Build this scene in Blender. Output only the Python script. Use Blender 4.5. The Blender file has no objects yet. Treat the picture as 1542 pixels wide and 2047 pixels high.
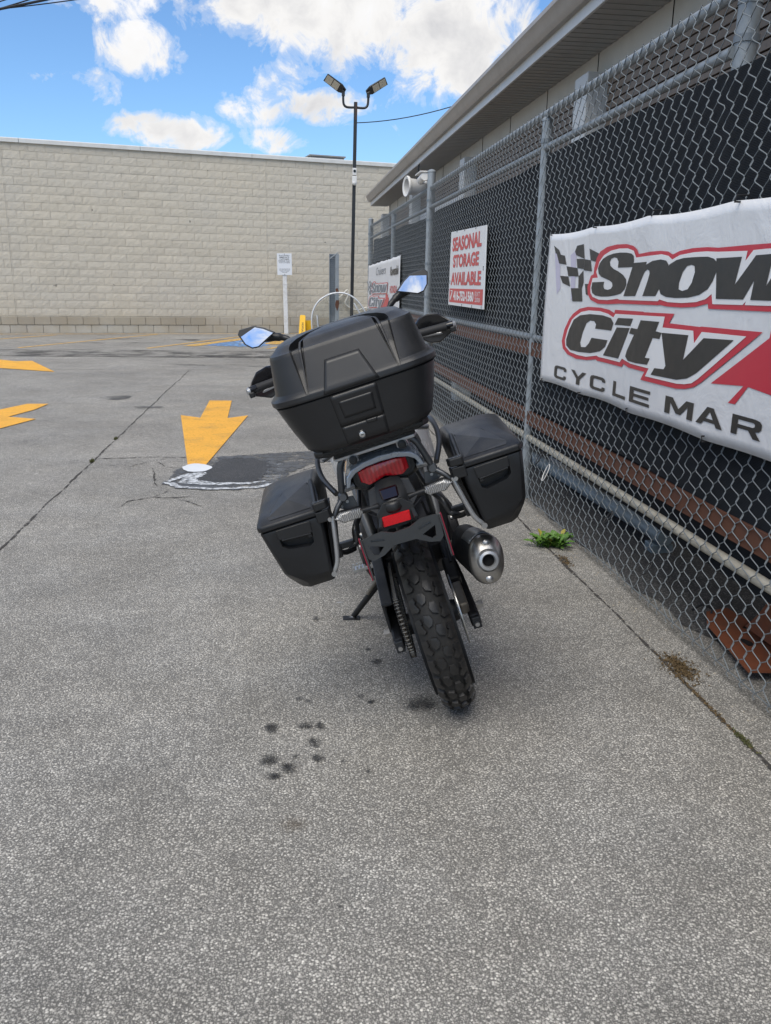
import bpy, bmesh, math, random
from mathutils import Vector, Matrix
from mathutils.geometry import tessellate_polygon
rnd = random.Random(7)
R = math.radians
scene = bpy.context.scene
col = scene.collection

# ------------------------------------------------------------ camera
PITCH, YAW, ROLL, CAMH = R(15.08), R(7.083), 0.018, 1.36
fw = Vector((math.sin(YAW)*math.cos(PITCH), math.cos(YAW)*math.cos(PITCH), -math.sin(PITCH)))
rt = Vector((math.cos(YAW), -math.sin(YAW), 0)); up = rt.cross(fw)
rt2 = rt*math.cos(ROLL) + up*math.sin(ROLL); up2 = -rt*math.sin(ROLL) + up*math.cos(ROLL)
cd = bpy.data.cameras.new('camera'); cam = bpy.data.objects.new('camera', cd); col.objects.link(cam)
cam.matrix_world = Matrix(((rt2.x, up2.x, -fw.x, 0), (rt2.y, up2.y, -fw.y, 0), (rt2.z, up2.z, -fw.z, CAMH), (0, 0, 0, 1)))
cd.sensor_fit = 'HORIZONTAL'; cd.sensor_width = 36; cd.lens = 1680/1542*36
cd.clip_start = 0.05; cd.clip_end = 500
scene.camera = cam

# ------------------------------------------------------------ light, exposure
SUN_EL, SUN_AZ = R(58), R(208)          # azimuth clockwise from +Y: behind the camera, a little to the left
sd = bpy.data.lights.new('sun', 'SUN'); sun = bpy.data.objects.new('sun', sd); col.objects.link(sun)
sd.energy = 2.3; sd.angle = R(42); sd.color = (1.0, 0.945, 0.865)
sdir = Vector((math.sin(SUN_AZ)*math.cos(SUN_EL), math.cos(SUN_AZ)*math.cos(SUN_EL), math.sin(SUN_EL)))
sun.rotation_euler = sdir.to_track_quat('Z', 'Y').to_euler()
scene.view_settings.view_transform = 'Standard'; scene.view_settings.look = 'None'
scene.view_settings.gamma = 1; scene.view_settings.use_curve_mapping = False
scene.view_settings.exposure = 0.45
scene.cycles.max_bounces = 6; scene.cycles.diffuse_bounces = 3; scene.cycles.glossy_bounces = 3; scene.cycles.transparent_max_bounces = 10
scene.cycles.caustics_reflective = False; scene.cycles.caustics_refractive = False

# ------------------------------------------------------------ node helpers
class NT:
    def __init__(s, tree): s.t = tree; s.n = tree.nodes; s.l = tree.links
    def new(s, typ, **kw):
        n = s.n.new(typ)
        for k, v in kw.items():
            if k == 'ins':
                for i, val in v.items():
                    if hasattr(val, 'is_linked') or isinstance(val, bpy.types.NodeSocket): s.l.new(val, n.inputs[i])
                    else: n.inputs[i].default_value = val
            else: setattr(n, k, v)
        return n
    def math(s, op, a, b=None, c=None, clamp=False):
        n = s.n.new('ShaderNodeMath'); n.operation = op; n.use_clamp = clamp
        for i, v in enumerate((a, b, c)):
            if v is None: continue
            if isinstance(v, bpy.types.NodeSocket): s.l.new(v, n.inputs[i])
            else: n.inputs[i].default_value = v
        return n.outputs[0]
    def mix(s, f, a, b, blend='MIX'):
        n = s.n.new('ShaderNodeMix'); n.data_type = 'RGBA'; n.blend_type = blend
        for i, v in ((0, f), (6, a), (7, b)):
            if isinstance(v, bpy.types.NodeSocket): s.l.new(v, n.inputs[i])
            else: n.inputs[i].default_value = v if i == 0 else (*v[:3], 1)
        return n.outputs[2]
    def ramp(s, f, stops, interp='LINEAR'):
        n = s.n.new('ShaderNodeValToRGB'); s.l.new(f, n.inputs[0]); cr = n.color_ramp; cr.interpolation = interp
        while len(cr.elements) < len(stops): cr.elements.new(0.5)
        for e, (p, c) in zip(cr.elements, stops): e.position = p; e.color = (*c[:3], 1) if not isinstance(c, (int, float)) else (c, c, c, 1)
        return n.outputs[0]
    def noise(s, vec, scale, detail=4, rough=0.55, out=0, dist=0):
        n = s.n.new('ShaderNodeTexNoise'); n.inputs['Scale'].default_value = scale; n.inputs['Detail'].default_value = detail
        n.inputs['Roughness'].default_value = rough; n.inputs['Distortion'].default_value = dist
        if vec is not None: s.l.new(vec, n.inputs['Vector'])
        return n.outputs[out]

# ------------------------------------------------------------ sky
world = bpy.data.worlds.new('World'); scene.world = world; world.use_nodes = True
w = NT(world.node_tree); w.n.clear()
sky = w.new('ShaderNodeTexSky', sky_type='NISHITA', sun_disc=False, sun_elevation=SUN_EL, sun_rotation=SUN_AZ, altitude=100, air_density=1.0, dust_density=0.3, ozone_density=2.5)
tc = w.new('ShaderNodeTexCoord'); d = tc.outputs['Generated']
sx = w.new('ShaderNodeSeparateXYZ', ins={0: d})
az = w.math('ARCTAN2', sx.outputs[0], sx.outputs[1]); el = w.math('ARCSINE', sx.outputs[2])
nz = w.noise(d, 9.0, 7, 0.60, dist=0.45); nz2 = w.noise(d, 26.0, 7, 0.66, dist=0.6)
turb = w.math('ADD', w.math('MULTIPLY', w.math('SUBTRACT', nz, 0.5), 4.4), w.math('MULTIPLY', w.math('SUBTRACT', nz2, 0.5), 3.6))
field = None
for a, e, ra, re, k in ((3.4, 16.8, 10.5, 4.3, 1.7), (10.6, 14.4, 4.4, 3.6, 1.6), (-11.2, 16.6, 4.6, 2.6, 1.3), (-8.8, 13.3, 2.6, 1.3, .62), (-6.4, 8.75, 3.3, 1.05, 1.1),
                        (-12.1, 11.2, 2.3, .75, .5), (-1.4, 10.4, 2.0, 1.1, .62), (2.5, 10.8, 2.3, .95, .60), (-.6, 8.6, 1.9, .7, .52), (0.4, 12.2, 2.1, 1.3, .6), (13.6, 15.0, 1.6, 2.0, .5)):
    u = w.math('POWER', w.math('ABSOLUTE', w.math('DIVIDE', w.math('SUBTRACT', az, R(a)), R(ra))), 2.0)
    v = w.math('POWER', w.math('ABSOLUTE', w.math('DIVIDE', w.math('SUBTRACT', el, R(e)), R(re))), 2.0)
    b = w.math('MULTIPLY', w.math('SUBTRACT', 1.0, w.math('ADD', u, v)), k)
    field = b if field is None else w.math('MAXIMUM', field, b)
field = w.math('MAXIMUM', field, -1.2)
# broken cumulus goes on beyond the view, its cover raised to whiten ambient light
pz = w.math('MAXIMUM', sx.outputs[2], 0.10)
pv = w.new('ShaderNodeCombineXYZ', ins={0: w.math('DIVIDE', sx.outputs[0], pz), 1: w.math('DIVIDE', sx.outputs[1], pz), 2: 2.3})
big = w.noise(pv.outputs[0], 0.85, 5, 0.55)
gen = w.math('MULTIPLY', w.math('SUBTRACT', big, 0.452), 9.0)
awayv = w.math('MAXIMUM', w.math('SUBTRACT', w.math('ABSOLUTE', az), R(24)), w.math('SUBTRACT', el, R(19)))
away = w.math('MULTIPLY', awayv, 8.0, clamp=True)
field = w.math('MAXIMUM', field, w.math('ADD', gen, w.math('MULTIPLY', w.math('SUBTRACT', away, 1.0), 6.0)))
dens = w.math('ADD', field, turb)
mask = w.ramp(dens, [(0.0, 0.0), (0.28, 0.22), (0.95, 0.95), (1.0, 1.0)], 'EASE')
shade = w.noise(d, 13.0, 4, 0.55)
ccol = w.ramp(w.math('ADD', w.math('MULTIPLY', dens, 0.13), w.math('MULTIPLY', shade, 0.80)), [(0.30, (0.93, 0.93, 0.95)), (0.55, (0.86, 0.85, 0.84)), (0.80, (0.62, 0.62, 0.64))])
bg1 = w.new('ShaderNodeBackground', ins={0: w.mix(1.0, sky.outputs[0], (0.80, 1.03, 1.24), 'MULTIPLY'), 1: 0.102})
bg2 = w.new('ShaderNodeBackground', ins={0: ccol, 1: 0.80})
mx = w.new('ShaderNodeMixShader', ins={0: mask, 1: bg1.outputs[0], 2: bg2.outputs[0]})
wo = w.new('ShaderNodeOutputWorld', ins={0: mx.outputs[0]})

# ------------------------------------------------------------ materials
MATS = {}
def newmat(name):
    m = bpy.data.materials.new(name); m.use_nodes = True; t = NT(m.node_tree); t.n.clear()
    o = t.new('ShaderNodeOutputMaterial'); p = t.new('ShaderNodeBsdfPrincipled'); t.l.new(p.outputs[0], o.inputs[0])
    MATS[name] = m
    return m, t, p, o
def coord(t, kind='Object'): return t.new('ShaderNodeTexCoord').outputs[kind]
def bump(t, p, h, strength, dist):
    b = t.new('ShaderNodeBump', ins={'Height': h, 'Strength': strength, 'Distance': dist}); t.l.new(b.outputs[0], p.inputs['Normal'])
def simple(name, c, rough=0.5, metal=0.0, var=0.10, vs=9.0, b=0.0, bs=300.0, spec=0.5, dirt=None, dirt_amt=0.0, dirt_s=3.0, coat=0.0):
    """one coloured material with uneven tone, uneven gloss and fine relief"""
    m, t, p, o = newmat(name); v = coord(t)
    n = t.noise(v, vs, 6, 0.6)
    c1 = tuple(x*(1-var) for x in c); c2 = tuple(min(1, x*(1+var)) for x in c)
    cc = t.mix(n, c1, c2)
    if dirt:
        dn = t.ramp(t.noise(v, dirt_s, 8, 0.65), [(0.46, 0.0), (0.70, 1.0)])
        cc = t.mix(t.math('MULTIPLY', dn, dirt_amt), cc, dirt)
    t.l.new(cc, p.inputs['Base Color'])
    t.l.new(t.ramp(t.noise(v, vs*2.3, 4), [(0.2, max(0.02, rough-0.07)), (0.8, min(1, rough+0.07))]), p.inputs['Roughness'])
    p.inputs['Metallic'].default_value = metal; p.inputs['Specular IOR Level'].default_value = spec
    if coat: p.inputs['Coat Weight'].default_value = coat; p.inputs['Coat Roughness'].default_value = 0.08
    if b: bump(t, p, t.noise(v, bs, 3), b, 0.001)
    return m

def asphalt(name, lo, hi, binder, cell, wet=0.0, tint=(1, 1, 1)):
    m, t, p, o = newmat(name); v = coord(t)
    warp = t.new('ShaderNodeVectorMath', operation='ADD', ins={0: v, 1: t.new('ShaderNodeVectorMath', operation='SCALE', ins={0: t.noise(v, 60, 2, out=1), 'Scale': 0.006}).outputs[0]}).outputs[0]
    va = t.new('ShaderNodeTexVoronoi', ins={'Vector': warp, 'Scale': cell}); vb = t.new('ShaderNodeTexVoronoi', ins={'Vector': warp, 'Scale': cell*2.3})
    ra = t.new('ShaderNodeSeparateColor', ins={0: va.outputs['Color']}).outputs[0]; rb = t.new('ShaderNodeSeparateColor', ins={0: vb.outputs['Color']}).outputs[1]
    mid = tuple((a+b)/2 for a, b in zip(lo, hi))
    stone = t.ramp(ra, [(0.0, lo), (0.45, mid), (0.85, hi), (1.0, tuple(min(1, x*1.25) for x in hi))])
    small = t.ramp(rb, [(0.0, binder), (0.5, tuple(x*0.75 for x in mid)), (1.0, mid)])
    patchy = t.ramp(t.noise(v, 21, 3, 0.6), [(0.3, 0.0), (0.7, 0.16)])
    gap = t.ramp(t.math('ADD', va.outputs['Distance'], patchy), [(0.36, 0.0), (0.56, 1.0)])
    c = t.mix(gap, stone, t.mix(t.ramp(vb.outputs['Distance'], [(0.30, 0.0), (0.55, 1.0)]), small, binder))
    big = t.ramp(t.noise(v, 0.55, 5, 0.6), [(0.30, 0.76), (0.70, 1.13)]); med = t.ramp(t.noise(v, 3.3, 5, 0.65), [(0.28, 0.82), (0.72, 1.13)])
    c = t.mix(1.0, c, t.mix(1.0, big, med, 'MULTIPLY'), 'MULTIPLY')
    blue = t.ramp(t.noise(v, 1.7, 3), [(0.40, 0.0), (0.7, 0.5)])
    c = t.mix(blue, c, t.mix(1.0, c, (0.95, 0.98, 1.03), 'MULTIPLY'))
    spots = t.ramp(t.noise(v, 17, 2, 0.5), [(0.70, 0.0), (0.76, 0.55)])
    c = t.mix(spots, c, binder)
    c = t.mix(1.0, c, tint, 'MULTIPLY')
    t.l.new(c, p.inputs['Base Color'])
    p.inputs['Roughness'].default_value = 0.75 - wet; p.inputs['Specular IOR Level'].default_value = 0.45
    h = t.math('ADD', t.math('MULTIPLY', va.outputs['Distance'], -1.0), t.math('MULTIPLY', vb.outputs['Distance'], -0.5))
    bump(t, p, h, 0.6, 0.003)
    return m
asphalt('asphalt', (0.330, 0.315, 0.282), (0.592, 0.565, 0.507), (0.142, 0.136, 0.124), 142)
asphalt('asphalt_shaded', (0.085, 0.085, 0.085), (0.19, 0.188, 0.183), (0.045, 0.045, 0.046), 88)
asphalt('asphalt_patch', (0.042, 0.042, 0.042), (0.110, 0.108, 0.105), (0.020, 0.020, 0.020), 120, wet=0.20)

def alpha_mark(name, c, rough, thr, scale, soft=0.12, grit=0.0, edge=0.0):
    """flat worn mark: broken up by noise holes through which the asphalt shows"""
    m, t, p, o = newmat(name); v = coord(t)
    n = t.noise(v, scale, 8, 0.7)
    n2 = t.noise(v, 5.0, 4, 0.6)
    cc = t.mix(n2, tuple(x*0.82 for x in c), tuple(min(1, x*1.10) for x in c))
    if grit: cc = t.mix(t.ramp(t.noise(v, 2.6, 8, 0.7), [(0.52, 0.0), (0.72, grit)]), cc, (0.16, 0.12, 0.07))
    t.l.new(cc, p.inputs['Base Color'])
    p.inputs['Roughness'].default_value = rough
    k = n
    if edge:                                   # fades towards the rim of the mark (its own shape, in the mark's own space)
        ln = t.new('ShaderNodeVectorMath', operation='LENGTH', ins={0: v}).outputs['Value']
        k = t.math('ADD', n, t.math('MULTIPLY', t.math('SUBTRACT', 1.0, t.math('DIVIDE', ln, edge)), 0.26))
        k = t.math('MULTIPLY', k, t.math('LESS_THAN', ln, edge))
    a = t.ramp(k, [(thr, 0.0), (min(1, thr+soft), 1.0)])
    if edge: a = t.math('MULTIPLY', a, 0.58)
    t.l.new(a, p.inputs['Alpha'])
    vo = t.new('ShaderNodeTexVoronoi', ins={'Vector': v, 'Scale': 88}); bump(t, p, t.math('MULTIPLY', vo.outputs['Distance'], -1.0), 0.35, 0.003)
    return m
alpha_mark('yellow_paint', (0.80, 0.40, 0.034), 0.6, 0.31, 70, 0.12, grit=0.5)
alpha_mark('yellow_paint_worn', (0.72, 0.43, 0.10), 0.65, 0.40, 16, 0.12)
alpha_mark('blue_paint_worn', (0.16, 0.33, 0.62), 0.65, 0.42, 9, 0.12)
alpha_mark('white_paint_worn', (0.66, 0.66, 0.64), 0.65, 0.42, 9, 0.12)
alpha_mark('oil', (0.030, 0.030, 0.031), 0.65, 0.60, 7.0, 0.10, edge=1.0)
alpha_mark('rust_stain', (0.15, 0.12, 0.085), 0.7, 0.56, 9, 0.25, edge=1.0)
alpha_mark('dark_mark', (0.055, 0.055, 0.057), 0.6, 0.44, 1.6, 0.30)  # dark tone of the relaid bands, tar strips and old stains
alpha_mark('residue', (0.66, 0.69, 0.72), 0.75, 0.47, 22, 0.22)
alpha_mark('reflection_thin', (0.42, 0.45, 0.48), 0.6, 0.50, 14, 0.35)
alpha_mark('reflection_full', (0.70, 0.73, 0.76), 0.5, 0.10, 20, 0.08)
alpha_mark('reflection_edge', (0.62, 0.65, 0.68), 0.7, 0.36, 30, 0.22)
alpha_mark('wet', (0.060, 0.062, 0.064), 0.38, 0.36, 6, 0.20)
alpha_mark('crack_fill', (0.050, 0.046, 0.042), 0.9, 0.40, 24, 0.12)
simple('moss', (0.07, 0.075, 0.025), 0.9, var=0.45, vs=60, b=0.8, bs=400)
simple('moss_brown', (0.11, 0.075, 0.035), 0.95, var=0.5, vs=90, b=0.8, bs=400)

# split-face block: painted, rough, each block a little different
def block_mat(name, c, dirt, amt, rough_b=0.8, per=0.07):
    m, t, p, o = newmat(name); v = coord(t)
    r = t.new('ShaderNodeObjectInfo').outputs['Random']
    g = t.new('ShaderNodeNewGeometry').outputs['Position']
    n = t.noise(g, 7.0, 6, 0.65)
    cc = t.mix(n, tuple(x*0.86 for x in c), tuple(min(1, x*1.08) for x in c))
    cc = t.mix(1.0, cc, t.ramp(r, [(0.0, 1-per), (1.0, 1+per*0.5)]), 'MULTIPLY')
    blot = t.ramp(t.noise(g, 0.55, 5, 0.6), [(0.40, 0.0), (0.72, amt)])
    cc = t.mix(blot, cc, dirt)
    z = t.new('ShaderNodeSeparateXYZ', ins={0: g}).outputs[2]
    splash = t.math('MULTIPLY', t.ramp(z, [(0.0, 1.0), (1.0, 0.0)]), t.ramp(t.noise(g, 2.2, 6, 0.6), [(0.35, 0.0), (0.65, 0.38)]))
    cc = t.mix(splash, cc, (0.42, 0.36, 0.25))
    chip = t.ramp(t.noise(g, 5.3, 2), [(0.755, 0.0), (0.775, 0.8)])
    cc = t.mix(chip, cc, (0.16, 0.15, 0.13))
    t.l.new(cc, p.inputs['Base Color']); p.inputs['Roughness'].default_value = 0.85; p.inputs['Specular IOR Level'].default_value = 0.25
    bump(t, p, t.math('ADD', t.noise(g, 34, 6, 0.75), t.math('MULTIPLY', t.noise(g, 90, 3, 0.7), 0.6)), rough_b, 0.016)
    return m
block_mat('split_block', (0.585, 0.538, 0.448), (0.525, 0.497, 0.440), 0.75)
block_mat('mortar', (0.62, 0.575, 0.485), (0.55, 0.52, 0.45), 0.4, 0.3, 0.0)
block_mat('foundation_block', (0.49, 0.465, 0.41), (0.30, 0.25, 0.19), 0.75, 0.25, 0.12)
block_mat('foundation_render', (0.40, 0.365, 0.30), (0.28, 0.24, 0.19), 0.8, 0.4, 0.1)

simple('flashing', (0.62, 0.63, 0.62), 0.45, var=0.06, dirt=(0.4, 0.38, 0.34), dirt_amt=0.3)
simple('roof_unit', (0.20, 0.21, 0.22), 0.6, dirt=(0.3, 0.29, 0.27), dirt_amt=0.4)
simple('black_metal', (0.016, 0.018, 0.021), 0.45, var=0.2)
simple('rusty_black', (0.05, 0.03, 0.024), 0.7, var=0.4, vs=30)
simple('led_panel', (0.55, 0.50, 0.40), 0.35, var=0.05)
simple('white_plastic', (0.70, 0.70, 0.69), 0.4, var=0.04, dirt=(0.45, 0.42, 0.38), dirt_amt=0.25)
simple('white_wood', (0.68, 0.69, 0.70), 0.6, var=0.06, dirt=(0.38, 0.36, 0.33), dirt_amt=0.5, dirt_s=14, b=0.3)
simple('sign_white', (0.70, 0.73, 0.77), 0.35, var=0.03, dirt=(0.5, 0.5, 0.48), dirt_amt=0.15)
simple('print_black', (0.022, 0.021, 0.020), 0.42, var=0.08)
simple('print_grey', (0.19, 0.21, 0.24), 0.5, var=0.06)
simple('print_red', (0.52, 0.025, 0.05), 0.4, var=0.06)
simple('print_red_faded', (0.55, 0.085, 0.085), 0.5, var=0.10)
simple('print_white', (0.74, 0.74, 0.75), 0.45, var=0.03)
simple('print_lilac', (0.50, 0.48, 0.60), 0.45, var=0.1)
simple('galvanised', (0.30, 0.335, 0.365), 0.5, metal=0.35, var=0.16, vs=35, b=0.25, bs=150, dirt=(0.20, 0.21, 0.21), dirt_amt=0.5, dirt_s=7)
simple('galvanised_dark', (0.19, 0.22, 0.25), 0.55, metal=0.3, var=0.16, vs=35, b=0.25, bs=150)
simple('wire', (0.20, 0.223, 0.24), 0.62, metal=0.25, var=0.2, vs=25, spec=0.3)
simple('cream_pipe', (0.42, 0.40, 0.34), 0.6, var=0.14, vs=22, dirt=(0.22, 0.17, 0.10), dirt_amt=0.45, dirt_s=10)
simple('blue_pipe', (0.24, 0.30, 0.35), 0.5, metal=0.2, var=0.12, vs=14, dirt=(0.16, 0.15, 0.13), dirt_amt=0.5)
simple('rust', (0.115, 0.045, 0.024), 0.85, var=0.35, vs=18, b=0.5, bs=160, dirt=(0.08, 0.035, 0.025), dirt_amt=0.7, dirt_s=9)
simple('orange_rust', (0.20, 0.062, 0.026), 0.7, var=0.25, vs=10, b=0.3, bs=120, dirt=(0.12, 0.05, 0.03), dirt_amt=0.8, dirt_s=9)
simple('gutter', (0.36, 0.33, 0.30), 0.42, var=0.05, dirt=(0.22, 0.20, 0.18), dirt_amt=0.35, dirt_s=4)
simple('fascia', (0.60, 0.61, 0.61), 0.45, var=0.04, dirt=(0.42, 0.41, 0.38), dirt_amt=0.3)
simple('soffit', (0.40, 0.40, 0.395), 0.55, var=0.05)
simple('wall_beige', (0.55, 0.545, 0.525), 0.6, var=0.05, dirt=(0.34, 0.33, 0.31), dirt_amt=0.3, dirt_s=1.5)
simple('brown_slat', (0.215, 0.165, 0.128), 0.6, var=0.12, vs=5, dirt=(0.07, 0.055, 0.045), dirt_amt=0.4)
simple('dark_gap', (0.012, 0.011, 0.010), 0.9)
simple('roofing', (0.10, 0.10, 0.10), 0.9, var=0.2, vs=40)
simple('caution_yellow', (0.80, 0.46, 0.01), 0.4, var=0.04)
simple('hose_white', (0.62, 0.60, 0.54), 0.5)
simple('cable', (0.012, 0.013, 0.016), 0.6)
simple('weed_leaf', (0.085, 0.185, 0.025), 0.5, var=0.40, vs=40)
simple('weed_leaf_yellow', (0.30, 0.27, 0.04), 0.55, var=0.3, vs=40)
# privacy screen: tightly woven dark fabric
m, t, p, o = newmat('screen_fabric'); v = coord(t)
wv = t.new('ShaderNodeTexWave', wave_type='BANDS', bands_direction='Z', ins={'Vector': v, 'Scale': 60.0, 'Distortion': 1.5, 'Detail': 2.0})
c = t.mix(wv.outputs[1], (0.010, 0.012, 0.015), (0.024, 0.028, 0.034)); c = t.mix(t.ramp(t.noise(v, 1.4, 6), [(0.35, 0.0), (0.7, 0.6)]), c, (0.022, 0.025, 0.030))
t.l.new(c, p.inputs['Base Color']); p.inputs['Roughness'].default_value = 0.85; p.inputs['Specular IOR Level'].default_value = 0.15
bump(t, p, wv.outputs[1], 0.4, 0.002)
# banner vinyl
m, t, p, o = newmat('banner_vinyl'); v = coord(t)
c = t.mix(t.ramp(t.noise(v, 2.0, 6), [(0.35, 0.0), (0.75, 0.35)]), (0.68, 0.69, 0.71), (0.58, 0.59, 0.615)); t.l.new(c, p.inputs['Base Color'])
p.inputs['Roughness'].default_value = 0.38; bump(t, p, t.noise(v, 5, 4, 0.6, dist=1.0), 0.35, 0.02)

# motorcycle
def plastic(name, c, rough, grain=0.25):
    m = simple(name, c, rough, var=0.12, vs=6, b=grain, bs=900, spec=0.45, dirt=tuple(min(1, x*1.7+0.006) for x in c), dirt_amt=0.35, dirt_s=5)
    t = NT(m.node_tree); p = [n for n in t.n if n.type == 'BSDF_PRINCIPLED'][0]; src = p.inputs['Base Color'].links[0].from_socket; v = coord(t)
    nrm = t.new('ShaderNodeSeparateXYZ', ins={0: t.new('ShaderNodeNewGeometry').outputs['Normal']}).outputs[2]
    dust = t.math('MULTIPLY', t.ramp(nrm, [(0.15, 0.0), (0.9, 0.55)]), t.ramp(t.noise(v, 16, 7, 0.65), [(0.42, 0.0), (0.72, 0.55)]))      # settled dust
    mp = t.new('ShaderNodeMapping', ins={'Vector': v, 'Scale': (9, 9, 150), 'Rotation': (0.2, 0.5, 0.1)})
    scr_ = t.math('MULTIPLY', t.ramp(t.noise(mp.outputs[0], 3.0, 4, 0.6), [(0.70, 0.0), (0.74, 1.0)]), t.ramp(t.noise(v, 7, 3), [(0.5, 0.0), (0.65, 0.35)]))   # scuffs
    c_ = t.mix(dust, src, (0.085, 0.080, 0.072)); c_ = t.mix(scr_, c_, (0.060, 0.060, 0.060)); t.l.new(c_, p.inputs['Base Color'])
    return m
plastic('case_plastic', (0.0120, 0.0126, 0.0140), 0.38)
plastic('case_plastic_light', (0.0165, 0.0172, 0.0185), 0.38)
plastic('pannier_plastic', (0.0078, 0.0084, 0.0098), 0.38)
plastic('black_plastic', (0.0105, 0.011, 0.012), 0.42)
plastic('seat_vinyl', (0.012, 0.012, 0.013), 0.55)
plastic('bracket_satin', (0.026, 0.028, 0.030), 0.35)
simple('gap_black', (0.003, 0.003, 0.003), 0.9)
simple('gloss_black', (0.010, 0.010, 0.011), 0.12, var=0.05)
simple('rubber', (0.013, 0.0127, 0.0125), 0.72, var=0.3, vs=30, b=0.35, bs=250, dirt=(0.055, 0.050, 0.043), dirt_amt=0.55, dirt_s=14)
simple('rubber_block', (0.0135, 0.0135, 0.014), 0.46, var=0.3, vs=40, b=0.35, bs=400, dirt=(0.050, 0.047, 0.043), dirt_amt=0.5, dirt_s=30)
simple('grip_rubber', (0.014, 0.014, 0.015), 0.65)
simple('steel', (0.48, 0.48, 0.47), 0.35, metal=0.9, var=0.15, vs=20)
simple('steel_dirty', (0.22, 0.20, 0.17), 0.5, metal=0.7, var=0.35, vs=40)
simple('grey_tube', (0.085, 0.088, 0.092), 0.36, metal=0.6, var=0.15)
simple('silver_tube', (0.42, 0.43, 0.44), 0.34, metal=0.7, var=0.12)
simple('frame_grey', (0.11, 0.115, 0.12), 0.45, metal=0.4)
simple('tail_silver', (0.40, 0.45, 0.51), 0.26, metal=0.45, var=0.05, coat=0.6)
simple('body_white', (0.62, 0.63, 0.64), 0.25, var=0.03, coat=0.6)
simple('red_edge', (0.20, 0.012, 0.03), 0.4)
simple('engine_black', (0.013, 0.013, 0.014), 0.5, metal=0.3, var=0.25, b=0.3, bs=120)
simple('chain_metal', (0.20, 0.18, 0.15), 0.42, metal=0.9, var=0.3, vs=60)
simple('bolt', (0.42, 0.42, 0.42), 0.35, metal=0.9)
# brushed muffler cap
m, t, p, o = newmat('brushed_steel'); v = coord(t)
mp = t.new('ShaderNodeMapping', ins={'Vector': v, 'Scale': (4, 4, 160)})
n = t.noise(mp.outputs[0], 4, 5)
t.l.new(t.mix(n, (0.30, 0.29, 0.28), (0.46, 0.45, 0.43)), p.inputs['Base Color']); p.inputs['Metallic'].default_value = 0.95
t.l.new(t.ramp(n, [(0.2, 0.28), (0.8, 0.42)]), p.inputs['Roughness'])
# lenses
m, t, p, o = newmat('red_lens'); v = coord(t)
rb = t.new('ShaderNodeTexWave', wave_type='BANDS', bands_direction='X', ins={'Vector': v, 'Scale': 26.0})
t.l.new(t.mix(rb.outputs[1], (0.36, 0.004, 0.010), (0.50, 0.010, 0.018)), p.inputs['Base Color']); p.inputs['Roughness'].default_value = 0.12
p.inputs['Coat Weight'].default_value = 0.8; bump(t, p, rb.outputs[1], 0.35, 0.002)
m, t, p, o = newmat('red_reflector'); v = coord(t)
vo = t.new('ShaderNodeTexVoronoi', ins={'Vector': v, 'Scale': 420.0})
t.l.new(t.mix(vo.outputs['Distance'], (0.62, 0.006, 0.012), (0.42, 0.004, 0.01)), p.inputs['Base Color']); p.inputs['Roughness'].default_value = 0.2
m, t, p, o = newmat('dark_lens'); p.inputs['Base Color'].default_value = (0.012, 0.003, 0.004, 1); p.inputs['Roughness'].default_value = 0.1
m, t, p, o = newmat('clear_lens'); v = coord(t)
rb = t.new('ShaderNodeTexWave', wave_type='BANDS', bands_direction='X', ins={'Vector': v, 'Scale': 60.0, 'Distortion': 6.0})
t.l.new(t.mix(rb.outputs[1], (0.20, 0.20, 0.20), (0.46, 0.46, 0.45)), p.inputs['Base Color']); p.inputs['Roughness'].default_value = 0.12; p.inputs['Metallic'].default_value = 0.35
p.inputs['Coat Weight'].default_value = 1.0; bump(t, p, rb.outputs[1], 0.5, 0.003)
m, t, p, o = newmat('mirror_glass'); p.inputs['Base Color'].default_value = (0.86, 0.90, 0.95, 1); p.inputs['Metallic'].default_value = 1.0; p.inputs['Roughness'].default_value = 0.01
m, t, p, o = newmat('screen_clear')
t.n.remove(p)
tr = t.new('ShaderNodeBsdfTransparent', ins={0: (0.83, 0.86, 0.87, 1)}); gl = t.new('ShaderNodeBsdfGlossy', ins={0: (1, 1, 1, 1), 'Roughness': 0.04})
fr = t.new('ShaderNodeFresnel', ins={0: 1.5}); ms = t.new('ShaderNodeMixShader', ins={0: t.math('MULTIPLY', fr.outputs[0], 1.6, clamp=True), 1: tr.outputs[0], 2: gl.outputs[0]}); t.l.new(ms.outputs[0], o.inputs[0])
simple('screen_edge', (0.56, 0.58, 0.60), 0.10, var=0.05, spec=0.8)
M = MATS

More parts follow.
